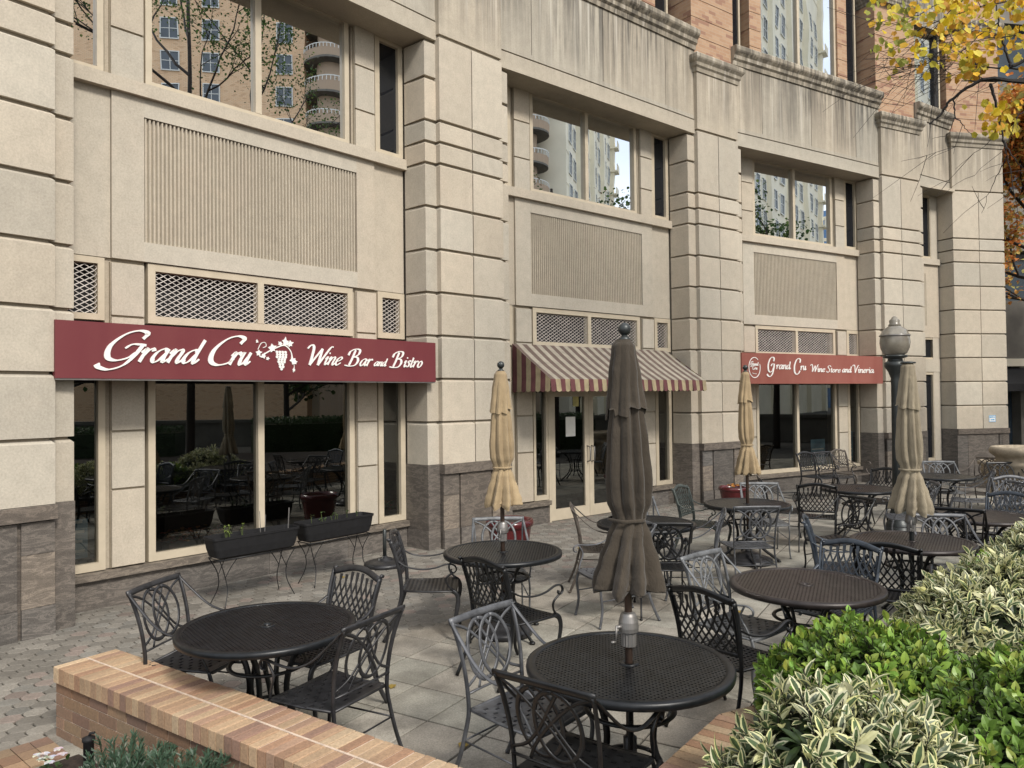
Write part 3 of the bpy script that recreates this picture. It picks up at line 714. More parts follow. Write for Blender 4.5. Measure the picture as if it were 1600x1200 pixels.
# awning over the door --------------------------------------------------------
f=BF[2]; aw=empty('striped_awning',f(.1,-.3,2.22),0,'maroon and sand striped fabric awning sloping out over the glass entrance doors','awning'); ao=aw.location
a0,a1=-1.84,2.05; wf=.33; zt,zm,zb=3.02,2.425,2.225
top=MB(); val=MB(); sd=MB(); ns=38; dx=(a1-a0)/ns
for i in range(ns):
    x0,x1=a0+i*dx,a0+(i+1)*dx; c=i%2
    nn=5
    for j in range(nn):
        t0,t1=j/nn,(j+1)/nn; sag=lambda t:-.025*sin(pi*t)
        q=lambda x,t:f(x,W+.02+(wf-W-.02)*t,zt+(zm-zt)*t+sag(t))
        top.add([q(x0,t0),q(x1,t0),q(x1,t1),q(x0,t1)],[(0,1,2,3)],mi=c)
    xm=(x0+x1)/2; wv=.012*sin(i*1.7)
    val.add([f(x0,wf+.003,zm),f(x1,wf+.003,zm),f(x1,wf+.02+wv,zb+.02),f(xm,wf+.022+wv,zb),f(x0,wf+.02+wv,zb+.02)],[(0,4,3,2,1)],mi=c)
nsd=8
top.build('canopy',[M['aw3'],M['aw4']],aw,off=ao); val.build('valance',[M['aw1'],M['aw2']],aw,off=ao)
for s,x in ((-1,a0),(1,a1)):
    sd=MB()
    for i in range(nsd):
        t0,t1=i/nsd,(i+1)/nsd; wa=W+.02+(wf-W-.02)*t0; wb=W+.02+(wf-W-.02)*t1
        wm=(wa+wb)/2
        sd.add([f(x,wa,zm),f(x,wb,zm),f(x,wb,zt+(zm-zt)*t1),f(x,wa,zt+(zm-zt)*t0),f(x+s*.01,wb,zb+.02),f(x+s*.01,wm,zb),f(x+s*.01,wa,zb+.02)],[(0,1,2,3),(0,1,4,5,6)],mi=i%2)
    sd.build('side_panel',[M['aw1'],M['aw2']],aw,off=ao)
fr=MB()
for x in (a0+.02,.1,a1-.02):
    fr.tube([f(x,W+.03,zt-.03),f(x,wf-.02,zm-.02)],.012); fr.tube([f(x,wf-.02,zm-.02),f(x,W+.03,zm-.02)],.012)
fr.tube([f(a0,wf-.02,zm-.02),f(a1,wf-.02,zm-.02)],.012); fr.build('awning_frame',M['alu'],aw,off=ao,smooth=True)

# ------------------------------------------------------------------ ground
def struct(name,mb,m,**k): o=mb.build(name,m,**k); o['kind']='structure'; return o
m=MB(); m.box((-150,-150,-.30),(260,260,-.012)); struct('ground',m,M['asphalt'])
m=MB(); m.box((-9,-2,-.2),(24,24,.005)); struct('patio_bed',m,M['joint'])
BORD=[(-9.0,-2.0),(-2.2,5.32),(-1.32,6.39),(-.53,7.34),(.73,8.95),(2.4,10.9),(4.6,12.9),(7.6,14.6),(12,16.6),(24,20)]
def left_of(x,y):
    best=None
    for (x0,y0),(x1,y1) in zip(BORD,BORD[1:]):
        dx,dy=x1-x0,y1-y0; L=dx*dx+dy*dy; t=max(0,min(1,((x-x0)*dx+(y-y0)*dy)/L)); d=math.hypot(x-x0-t*dx,y-y0-t*dy); s=dx*(y-y0)-dy*(x-x0)
        if best is None or d<best[0]-1e-9: best=(d,s)
    return best[0] if best[1]>0 else -best[0]
def inview(x,y,pad=1.2):
    if y<-1: return False
    return abs(x)<y*.72+pad+1.0
m=MB(); ax,ay=R(59),R(-31); u=(cos(ax),sin(ax)); v=(cos(ay),sin(ay)); s=.445
for i in range(-40,60):
    for j in range(-30,70):
        ua,va=i*s-.02,j*s+.04
        cx=u[0]*(ua+s/2)+v[0]*(va+s/2); cy=u[1]*(ua+s/2)+v[1]*(va+s/2)
        if not(-3<cx<20 and 1.5<cy<20) : continue
        d=left_of(cx,cy)
        if d>.5 or not inview(cx,cy,2.5): continue
        g=.0075; q=[(ua+g,va+g),(ua+s-g,va+g),(ua+s-g,va+s-g),(ua+g,va+s-g)]; b=.004
        qi=[(ua+g+b,va+g+b),(ua+s-g-b,va+g+b),(ua+s-g-b,va+s-g-b),(ua+g+b,va+s-g-b)]
        T=lambda pl:[(u[0]*a+v[0]*c,u[1]*a+v[1]*c) for a,c in pl]
        zt=GZ+rnd(-.0012,.0012); c=rnd(.33,.45); w=rnd(-.01,.015)
        m.prism(T(q)[::-1],.0,zt-.003,T(q)[::-1],col=(c+w,c*.94,c*.80),caps=False)
        m.prism(T(q)[::-1],zt-.003,zt,T(qi)[::-1],col=(c+w,c*.94,c*.80))
struct('patio_slabs',m,M['slab'],color=True)
m=MB(); px,py=.150,.112; rot=R(48)
for i in range(-90,150):
    for j in range(-60,200):
        a=i*px+(px/2 if j%2 else 0); b=j*py
        x=cos(rot)*a-sin(rot)*b-3; y=sin(rot)*a+cos(rot)*b
        if y>20 or y<1 or not inview(x,y,.6): continue
        if left_of(x,y)<.02: continue
        hid=False
        for k in (1,2,3,4):
            u_,n_=dirs(BA[k]); mm=mid(k); dd=(Vector((x,y))-mm).dot(n_); du=(Vector((x,y))-mm).dot(u_)
            if abs(du)<3.2 and dd<-.75: hid=True
        if hid: continue
        h=px/2; e=py/2; q_=.021
        pl=[(0,-e-q_),(h*.55,-e-q_*.25),(h,-e+q_),(h*.93,0),(h,e-q_),(h*.45,e+q_*.25),(0,e+q_),(-h*.55,e+q_*.25),(-h,e-q_),(-h*1.07,0),(-h,-e+q_),(-h*.45,-e-q_*.25)]
        T=lambda sc:[(x+cos(rot)*p*sc-sin(rot)*q*sc,y+sin(rot)*p*sc+cos(rot)*q*sc) for p,q in pl]
        zt=GZ+.004+rnd(-.0012,.0012); c=rnd(.17,.28); r=random.random()
        cc=(c*1.04,c*.96,c*.83) if r<.78 else ((c*1.10,c*.90,c*.78) if r<.86 else (c*1.02,c*.97,c*.86))
        m.prism(T(.925),zt-.016,zt-.004,T(.925),col=cc,caps=False); m.prism(T(.925),zt-.004,zt,T(.875),col=cc)
struct('paver_apron',m,M['paver'],color=True)
m=MB(); m.box((-9,-2,.0),(24,24,GZ-.013)); struct('paver_joints',m,M['joint'])

# ------------------------------------------------------------------ brick planter walls
BRC=[(.42,.275,.17),(.45,.30,.185),(.49,.35,.22),(.36,.215,.135),(.52,.385,.25),(.46,.32,.20),(.41,.27,.17),(.30,.185,.135),(.39,.25,.17)]
def brick_wall(name,p0,p1,width,h,label,group=None,body_lo=0):
    p0=Vector(p0);p1=Vector(p1); d=(p1-p0); L=d.length; d.normalize(); n=Vector((-d.y,d.x))   # n = inward (left of travel)
    f=lambda x,w,z:(p0.x+d.x*x+n.x*w,p0.y+d.y*x+n.y*w,z)
    o=empty(name,f(L/2,width/2,0),0,label,'planter wall',group); off=o.location
    co=MB(); b=.066; nb=int(L/b); hh=.098
    for i in range(nb):
        x0=i*b+.004; x1=(i+1)*b-.004; long_=(i%11==7)
        for (w0,w1) in ((-.012,width/2-.006),(width/2+.006,width+.012)):
            g_=rnd(.88,1.12); c=tuple(q*g_ for q in random.choice(BRC)); dz=rnd(-.002,.002); e=.004
            vs=[f(x0,w0,h-hh),f(x1,w0,h-hh),f(x1,w1,h-hh),f(x0,w1,h-hh),f(x0,w0,h-e+dz),f(x1,w0,h-e+dz),f(x1,w1,h-e+dz),f(x0,w1,h-e+dz),f(x0+e,w0+e,h+dz),f(x1-e,w0+e,h+dz),f(x1-e,w1-e,h+dz),f(x0+e,w1-e,h+dz)]
            fs=[(0,3,2,1),(0,1,5,4),(1,2,6,5),(2,3,7,6),(3,0,4,7),(4,5,9,8),(5,6,10,9),(6,7,11,10),(7,4,8,11),(8,9,10,11)]
            co.add(vs,fs,c)
    co.build('brick_coping',M['wallbrick'],o,off=off,color=True)
    bd=MB(); ch=.0725; z=h-hh-.006; row=0
    while z>-.02:
        z0=z-ch+.009
        for face in (0,1):
            x=-.0-(.105 if row%2 else 0)
            while x<L:
                a=max(x,0)+.004; e=min(x+.205,L)-.004
                if e-a>.015:
                    c=random.choice(BRC[:1]+BRC[3:4]+BRC[5:]); g_=rnd(.55,.8); c=tuple(q*g_ for q in c)
                    if face==0: bd.box((a,.004,z0),(e,.05,z),f,c)
                    else: bd.box((a,width-.05,z0),(e,width-.004,z),f,c)
                x+=.21
        for xe in (0,L):     # ends
            w=.004-(.05 if row%2 else 0)+.05
            while w<width-.05:
                w2=min(w+.16,width-.052); c=random.choice(BRC[:6]); g_=rnd(.55,.8); c=tuple(q*g_ for q in c)
                bd.box((xe-.0 if xe==0 else xe-.05,w+.004,z0),(xe+.05 if xe==0 else xe,w2-.004,z),f,c); w+=.168
        z-=ch; row+=1
    bd.build('brick_body',M['wallbrick'],o,off=off,color=True)
    mo=MB(); mo.box((.006,.010,-.02),(L-.006,width-.010,h-hh),f); mo.box((.004,-.004,h-hh+.001),(L-.004,width+.004,h-.006),f); mo.box((.01,width/2-.0065,h-.02),(L-.01,width/2+.0065,h+.0005),f); mo.build('mortar',M['mortar'],o,off=off)
    return o
brick_wall('brick_planter_wall',(-2.93,4.83),(-.20,2.955),.375,.475,'low brick planter wall in the front left corner with a pale mortar line along its coping','brick walls around the planting beds')
RW=[(.30,2.98),(.61,3.39),(1.09,4.02),(1.75,4.35),(2.35,4.5),(3.2,5.35),(4.0,6.3),(5.2,7.6),(9.5,10.2)]
# single right wall following the bed edge
def poly_wall(pts,width,h,label):
    o=empty('brick_planter_wall',(pts[1][0],pts[1][1],0),0,label,'planter wall','brick walls around the planting beds'); off=o.location
    co=MB(); mo=MB(); bd=MB()
    for (a,b) in zip(pts,pts[1:]):
        p0=Vector(a);p1=Vector(b); d=p1-p0; L=d.length; d.normalize(); n=Vector((d.y,-d.x))
        f=lambda x,w,z:(p0.x+d.x*x+n.x*w,p0.y+d.y*x+n.y*w,z)
        k=int(L/.068)
        for i in range(k):
            x0=i*L/k+.004;x1=(i+1)*L/k-.004; g_=rnd(.8,1.05); c=tuple(q*g_ for q in random.choice(BRC)); dz=rnd(-.002,.002)
            for w0,w1 in ((-.012,.186),(.198,.392)): co.box((x0,w0,h-.095),(x1,w1,h+dz),f,c)
        mo.box((0,.008,-.02),(L,.372,h-.096),f); mo.box((0,-.004,h-.094),(L,.384,h-.007),f)
        z=h-.1; r=0
        while z>0:
            x=-(.1 if r%2 else 0)
            while x<L:
                a_=max(x,0)+.004;e=min(x+.2,L)-.004
                if e-a_>.02: bd.box((a_,.003,z-.062),(e,.04,z),f,tuple(q*.65 for q in random.choice(BRC)))
                x+=.205
            z-=.0725; r+=1
    co.build('brick_coping',M['wallbrick'],o,off=off,color=True); bd.build('brick_body',M['wallbrick'],o,off=off,color=True); mo.build('mortar',M['mortar'],o,off=off)
poly_wall(RW,.38,.46,'long brick planter wall along the right side, holding the bed of leafy shrubs')
m=MB(); m.prism([(.6,2.8),(.95,3.25),(1.35,3.8),(1.85,4.1),(2.5,4.25),(3.45,5.1),(4.3,6.05),(5.45,7.25),(9.7,9.9),(14,9.9),(14,-1),(.8,-1)],-.01,.36); struct('planting_bed',m,M['mulch'])
m=MB(); pl=[(-2.62,4.55),(-.3,2.95),(-.3,1.5),(-5.2,1.5)]
m.prism(pl[::-1],.0,.045)
for i in range(140):
    a=rnd(-2.6,-.6); t=(a+2.93)/2.73; yy=4.83-t*1.875-rnd(.12,.9); r=rnd(.04,.13)
    m.lathe([(r,.035),(r*.8,.055),(r*.45,.07),(.01,.075)],7,(a,yy,0))
struct('mulch_bed',m,M['mulch'])
m=MB(); f=lambda a,b,z:(-2.96-.65*a+.76*b,4.80-.76*a-.65*b,z)
for i in range(16):
    for j in range(3):
        g_=rnd(.6,.95); c=tuple(q*g_ for q in random.choice(BRC)); m.box((i*.105+.003,j*.125+.003,.0),((i+1)*.105-.003,(j+1)*.125-.003,GZ+.012+rnd(0,.002)),f,c)
struct('brick_edging',m,M['wallbrick'],color=True)
# ------------------------------------------------------------------ tables
def plate(mb, nx, ny, xs, ys, hole, z0, z1, inside=None, zf=None):
    """perforated plate: cells of a non-uniform grid, walls where a neighbour is missing"""
    def solid(i,j): return 0<=i<nx and 0<=j<ny and not hole(i,j) and (inside is None or inside((xs[i]+xs[i+1])/2,(ys[j]+ys[j+1])/2))
    zf=zf or (lambda x,y:0)
    idx={}; vs=[]
    def V(i,j,t):
        if (i,j,t) not in idx: idx[(i,j,t)]=len(vs); vs.append((xs[i],ys[j],(z1 if t else z0)+zf(xs[i],ys[j])))
        return idx[(i,j,t)]
    fs=[]
    for i in range(nx):
        for j in range(ny):
            if not solid(i,j): continue
            fs.append((V(i,j,1),V(i+1,j,1),V(i+1,j+1,1),V(i,j+1,1))); fs.append((V(i,j,0),V(i,j+1,0),V(i+1,j+1,0),V(i+1,j,0)))
            if not solid(i-1,j): fs.append((V(i,j,0),V(i,j,1),V(i,j+1,1),V(i,j+1,0)))
            if not solid(i+1,j): fs.append((V(i+1,j,0),V(i+1,j+1,0),V(i+1,j+1,1),V(i+1,j,1)))
            if not solid(i,j-1): fs.append((V(i,j,0),V(i+1,j,0),V(i+1,j,1),V(i,j,1)))
            if not solid(i,j+1): fs.append((V(i,j+1,0),V(i,j+1,1),V(i+1,j+1,1),V(i+1,j+1,0)))
    mb.add(vs,fs)
TR=.535; TH=.735
def make_table():
    t=empty('patio_table',(0,0,0),0)
    m=MB(); a,b=.0135,.0105; xs=[-.51]; k=0
    while xs[-1]<.51: xs.append(xs[-1]+(a if k%2==0 else b)); k+=1
    n=len(xs)-1
    plate(m,n,n,xs,xs,lambda i,j:(i%2==1 and j%2==1 and True),TH-.012,TH-.001,lambda x,y:x*x+y*y<.502**2 and x*x+y*y>.03**2)
    m.build('table_top',M['top'],t)
    r=MB(); r.lathe([(.485,TH-.012),(.485,TH+.001),(.50,TH+.004),(.522,TH+.003),(.533,TH-.004),(TR,TH-.018),(.532,TH-.036),(.515,TH-.04),(.51,TH-.03),(.51,TH-.012)],64,cap=False)
    r.lathe([(.024,TH-.03),(.024,TH+.003),(.05,TH+.004),(.052,TH-.001),(.052,TH-.03)],24,cap=False)
    r.build('rim',M['top'],t,smooth=True)
    for q in range(4):
        g=MB(); an=pi/4+q*pi/2; c,s=cos(an),sin(an)
        pts=cat([(.30,TH-.03),(.20,.60),(.13,.45),(.12,.30),(.20,.16),(.33,.07),(.40,.0)],5)if 0 else cat([(r_*c,r_*s,z) for r_,z in ((.34,TH-.035),(.22,.62),(.14,.48),(.12,.32),(.18,.18),(.30,.08),(.39,.012))],5)
        g.tube(pts,.013,.019,8); g.lathe([(.026,0),(.026,.012),(.016,.02)],10,(.39*c,.39*s,0)); g.build('leg',M['blk'],t,smooth=True)
    for rr,z in ((.225,.50),(.15,.24)):
        h=MB(); h.tube([(rr*cos(a*pi/18),rr*sin(a*pi/18),z) for a in range(37)],.010,.016,6,up=(0,0,1))
        if z>.4:
            for q in range(4):
                an=q*pi/2+pi/4; h.tube([(.13*cos(an),.13*sin(an),.5),(.225*cos(an),.225*sin(an),.5)],.008)
        h.build('ring_brace',M['blk'],t,smooth=True)
    for z in (.68,):
        s_=MB()
        for q in range(2):
            an=q*pi/2+pi/4; s_.box((-.36,-.02,TH-.03),(.36,.02,TH-.012),lambda x,y,z:(x*cos(an)-y*sin(an),x*sin(an)+y*cos(an),z+.001*q))
        s_.build('under_support',M['blk'],t)
    return t
tproto=make_table()
TAB=[((-1.52,4.66),'round black perforated patio table nearest the front brick planter wall',None),
((.59,3.93),'round black patio table pierced by the big brown closed umbrella',None),
((-.10,6.80),'round patio table carrying the nearer sand coloured closed umbrella',None),
((1.44,8.22),'round patio table half hidden behind the big brown umbrella',None),
((2.96,9.58),'round patio table with the farther sand umbrella and a heavy disc base beneath it',None),
((2.12,5.50),'round brownish patio table just behind the green shrub, without an umbrella','b'),
((3.72,7.07),'round brownish patio table carrying the khaki closed umbrella','b'),
((7.05,12.5),'farthest round patio table, right of the khaki umbrella and close to the end pier',None),
((5.04,11.01),'round patio table on splayed legs in front of the three chairs by the wall',None),
((5.22,8.45),'round brownish patio table at the right, partly hidden by cream edged leaves','b')]
for i,((x,y),lb,kk) in enumerate(TAB):
    o=tproto if i==0 else copy_tree(tproto)
    o.location=(x,y,GZ+.005); o.rotation_euler=(0,0,rnd(0,1.5)); tag(o,lb,'table','round patio tables')
    if kk: recolor(o,{'table_top_metal':M['topbrown']})

# ------------------------------------------------------------------ chairs (local: faces +x, origin under the seat)
def seat_common(t,mat,lat):
    m=MB(); zf=lambda x,y:.012*((x)/.24)**2-.010*(1-(y/.25)**2)+ (-.02*max(0,(x-.17)/.07)**2)
    if lat:
        a,b=.016,.020; xs=[-.225];k=0
        while xs[-1]<.235: xs.append(xs[-1]+(a if k%2==0 else b)); k+=1
        ys=[-.25];k=0
        while ys[-1]<.25: ys.append(ys[-1]+(a if k%2==0 else b)); k+=1
        hole=lambda i,j:(i%2==1 and j%2==1 and i<len(xs)-3 and j<len(ys)-3)
    else:
        xs=[-.225];k=0
        while xs[-1]<.235: xs.append(xs[-1]+(.018 if k%2==0 else .017)); k+=1
        ys=[-.25];k=0
        while ys[-1]<.25: ys.append(ys[-1]+(.020 if k%2==0 else .032)); k+=1
        hole=lambda i,j:(i%2==1 and j%2==1 and ((i//2+j//2)%2==0) and 1<i<len(xs)-3 and j<len(ys)-3)
    ins=lambda x,y:abs(y)<.252-.04*(.23-x)/.46*1.0 and not (x>.19 and abs(y)>.23)
    plate(m,len(xs)-1,len(ys)-1,xs,ys,hole,.425,.437,ins,zf)
    m.build('seat',mat,t)
    r=MB(); pts=[(-.225,-.215),(-.225,.215),(.0,.232),(.2,.25),(.235,.225),(.24,0),(.235,-.225),(.2,-.25),(0,-.232),(-.225,-.215)]
    pts=[(x,y,.428+zf(x,y)*.8) for x,y in pts]; r.tube(pts,.009,.013,6,up=(0,0,1)); r.build('seat_rim',mat,t,smooth=True)
def make_ring_chair(matn):
    mat=M[matn]; t=empty('ring_back_chair')
    seat_common(t,mat,False)
    for s in (-1,1):
        g=MB(); g.tube(cat([(-.37,s*.24,0),(-.30,s*.232,.16),(-.255,s*.225,.32),(-.235,s*.222,.44),(-.25,s*.23,.62),(-.29,s*.24,.78),(-.335,s*.25,.895)],5),.009,.014,8,up=(0,1,0))
        g.lathe([(.014,0),(.014,.01),(.009,.02)],8,(-.37,s*.24,0)); g.build('back_leg',mat,t,smooth=True)
        g=MB(); g.tube(cat([(.225,s*.235,.43),(.25,s*.24,.33),(.235,s*.238,.16),(.265,s*.245,.0)],6),.009,.013,8,up=(0,1,0))
        g.lathe([(.014,0),(.014,.01),(.009,.02)],8,(.265,s*.245,0)); g.build('front_leg',mat,t,smooth=True)
        a=MB(); a.tube(cat([(-.335,s*.25,.892),(-.24,s*.262,.80),(-.12,s*.275,.70),(.0,s*.285,.655),(.12,s*.285,.655),(.215,s*.28,.665),(.262,s*.275,.645),(.262,s*.27,.61),(.235,s*.268,.60)],5),.012,.007,8,up=(0,1,0))
        a.tube(cat([(.2,s*.28,.655),(.165,s*.27,.58),(.20,s*.255,.50),(.228,s*.24,.43)],5),.008,.008,6); a.build('arm',mat,t,smooth=True)
    r=MB(); r.tube(cat([(-.335,-.262,.893),(-.343,-.12,.897),(-.345,0,.898),(-.343,.12,.897),(-.335,.262,.893)],4),.021,.009,8,up=(-.35,0,.93)); r.build('top_rail',mat,t,smooth=True)
    b=MB()
    def bp(y,z): 
        q=(z-.44)/.455; return (-.238-.095*q**1.6-.012*(1-(y/.25)**2),y,z)
    up=(1,0,.3)
    b.tube([bp(y,.515) for y in (-.225,-.1,0,.1,.225)],.011,.006,6)
    for cy,e in ((-.048,.0),(.048,.006)):
        P_=[bp(cy+.118*sin(a*pi/16),.710+.160*cos(a*pi/16)) for a in range(33)]; b.tube([(x+e,y,z) for x,y,z in P_],.0055,.0125,6,up=up)
    for s in (-1,1):
        b.tube([bp(s*y,z) for y,z in [(p.x,p.y) for p in cat([(.245,.880,0),(.14,.83,0),(.02,.72,0),(-.08,.60,0),(-.12,.52,0)],5)]],.005,.009,6,up=up)
        b.tube([bp(s*y,z) for y,z in [(p.x,p.y) for p in cat([(-.07,.865,0),(-.02,.79,0),(.05,.68,0),(.13,.59,0),(.222,.545,0)],5)]],.005,.009,6,up=up)
    b.build('back_panel',mat,t,smooth=True)
    x=MB(); x.tube([(-.27,-.226,.26),(-.27,.226,.26)],.006); x.tube([(-.27,-.226,.26),(.24,-.238,.24)],.006); x.tube([(-.27,.226,.26),(.24,.238,.24)],.006); x.build('stretcher',mat,t,smooth=True)
    return t
def make_lattice_chair(matn):
    mat=M[matn]; t=empty('lattice_back_chair')
    seat_common(t,mat,True)
    for s in (-1,1):
        g=MB(); g.tube(cat([(-.39,s*.235,0),(-.31,s*.232,.15),(-.25,s*.228,.32),(-.232,s*.225,.45),(-.25,s*.232,.62),(-.285,s*.24,.76),(-.325,s*.245,.875)],5),.012,.020,8,up=(0,1,0),taper=(.8,1))
        g.tube([(-.325,s*.245,.875),(-.34,s*.245,.89),(-.352,s*.245,.882)],.012,.014,8); g.build('back_leg',mat,t,smooth=True)
        g=MB(); g.tube(cat([(.20,s*.232,.44),(.248,s*.24,.405),(.262,s*.243,.33),(.235,s*.24,.20),(.225,s*.24,.09),(.262,s*.246,.0)],6),.012,.020,8,up=(0,1,0),taper=(1.15,.7)); g.build('front_leg',mat,t,smooth=True)
        a=MB(); a.tube(cat([(-.262,s*.24,.70),(-.18,s*.262,.655),(-.06,s*.28,.635),(.06,s*.285,.645),(.16,s*.283,.675),(.225,s*.28,.668),(.25,s*.278,.63),(.228,s*.276,.60),(.203,s*.276,.612),(.208,s*.276,.63)],6),.013,.007,8,up=(0,1,0))
        a.tube(cat([(.215,s*.276,.60),(.16,s*.268,.55),(.17,s*.255,.49),(.215,s*.24,.44)],6),.009,.009,6); a.build('arm',mat,t,smooth=True)
    def bp(y,z):
        q=(z-.44)/.455; return (-.235-.09*max(q,0)**1.5-.018*(1-(y/.25)**2),y,z)
    topz=lambda y:.865+.045*cos(min(1,abs(y)/.24)*pi/2)**1.2
    r=MB(); r.tube([bp(y/100,topz(y/100)) for y in range(-24,25,3)],.024,.010,8,up=(-.3,0,1))
    r.tube([bp(y/100,.535) for y in range(-23,24,5)],.014,.008,8,up=(-.3,0,1)); r.build('top_rail',mat,t,smooth=True)
    b=MB(); n=8; hw=.218
    for s in (-1,1):
        for i in range(-6,n+6):
            y0=-hw+2*hw*i/(n); pts=[]
            for k in range(15):
                z=.54+k*.34/14; q=k/14; y=y0+s*(.17*sin(q*pi/2*1.05)); 
                zt=topz(y)-.02
                if abs(y)<=hw and z<=zt: pts.append(bp(y,z))
            if len(pts)>2: b.tube(pts,.0052,.008,4,up=(1,0,.3),cap=False)
    for s in (-1,1): b.tube([bp(s*hw,z/100) for z in range(53,88,5)],.008,.009,6)
    b.build('back_lattice',mat,t)
    return t
protoR=make_ring_chair('char'); protoL=make_lattice_chair('char')
used={'R':False,'L':False}
MATS=dict(k='blk',c='char',g='grey',l='lgrey',b='blue',n='green',w='brn')
ring_n,lat_n='ring back chairs set around the patio','lattice back chairs set around the patio'
CH=[ # kind, colour, x, y, facing deg, label, scale
('R','c',-2.08,5.00,-12,'dark grey ring back chair at the left of the table nearest the planter wall'),
('L','c',-1.32,5.13,-128,'charcoal lattice back chair at the far right of the front left table'),
('R','c',-1.07,4.38,150,'dark grey ring back chair between the front left table and the brick wall'),
('L','c',-.76,6.84,2,'charcoal lattice chair seen side on at the left of the red pot table'),
('L','k',.0,5.88,43,'black lattice chair with scroll arm at the near side of the red pot table'),
('R','l',-.12,7.28,-84,'pale grey ring back chair in front of the oxblood pot, facing the camera'),
('R','g',.07,4.11,-41,'weathered grey ring back chair at the left of the brown umbrella table'),
('R','k',.31,3.50,54,'black ring back chair nearest the camera, tucked under the brown umbrella table'),
('L','k',1.41,4.92,39,'black lattice back chair standing behind the right side of the brown umbrella table'),
('R','g',.93,7.22,202,'grey ring back chair half hidden below the skirt of the brown umbrella'),
('R','w',.98,8.40,-3,'brownish chair seen edge on at the left of the table behind the brown umbrella'),
('R','l',1.44,8.72,-88,'pale grey ring back chair mostly hidden behind the brown umbrella'),
('L','n',2.50,9.90,-35,'green grey lattice chair standing alone by the third pier'),
('R','k',1.46,7.50,86,'black ring back chair with its back to the camera, right of the brown umbrella skirt'),
('R','g',1.88,7.98,165,'grey ring back chair seen side on between the two middle tables'),
('R','l',1.66,5.55,-49,'pale grey ring back chair at the far left of the brownish table'),
('R','g',2.62,8.50,92,'grey ring back chair in front of the farther sand umbrella, its back to us'),
('R','l',3.34,10.02,-95,'pale grey ring back chair behind the farther sand umbrella pole'),
('R','k',3.92,10.95,-12,'black ring back chair between the small red pot and the lattice chair'),
('L','c',6.20,15.33,-60,'lattice chair at the left of the row of three by the wall'),
('R','c',6.60,15.42,-60,'ring back chair in the middle of the row of three by the wall'),
('L','w',7.15,15.92,-58,'brownish lattice chair at the right of the row of three by the wall'),
('L','k',4.18,10.40,68,'black lattice chair with its back to us before the three chairs by the wall'),
('R','k',3.72,8.72,205,'black ring back chair turned sideways behind the blue grey lattice chair'),
('L','b',3.18,7.33,-22,'blue grey lattice chair seen side on at the left of the khaki umbrella table'),
('L','b',2.50,5.95,-139,'blue grey lattice chair facing us across the brownish table'),
('L','k',5.72,11.85,-140,'black lattice chair just left of the khaki umbrella, far side of its table'),
('R','g',5.35,10.25,165,'grey chair half hidden left of the khaki umbrella above the lamp base'),
('R','g',4.17,7.18,-98,'grey ring back chair behind the khaki umbrella table on the right'),
('R','k',4.78,8.16,60,'black ring back chair pushed against the partly hidden right table'),
('L','k',3.15,6.32,58,'black lattice chair at the near side of the khaki umbrella table'),
('R','l',7.40,12.95,-104,'pale grey ring back chair behind the farthest table'),
('R','g',7.12,11.80,150,'grey ring back chair at the right of the farthest table'),
('R','w',8.50,13.75,-150,'brownish ring back chair in front of the small stone urn'),
('R','k',8.35,12.60,-95,'black ring back chair below the big stone urn'),
('L','g',7.02,10.42,-100,'grey lattice chair near the right edge, above the blue chair'),
('L','b',5.66,8.78,-140,'blue lattice chair at the right edge behind the cream edged leaves'),
('R','g',6.45,10.05,190,'grey ring back chair between the farthest table and the blue chair'),
]
for kd,cl,x,y,a,lb in CH:
    if kd=='R':
        o=protoR if not used['R'] else copy_tree(protoR)
    else:
        o=protoL if not used['L'] else copy_tree(protoL)
    used[kd]=True
    o.location=(x,y,GZ+.004); o.rotation_euler=(0,0,R(a)); tag(o,lb,'chair',ring_n if kd=='R' else lat_n)
    if cl!='c': recolor(o,{'charcoal_cast_metal':M[MATS[cl]]})

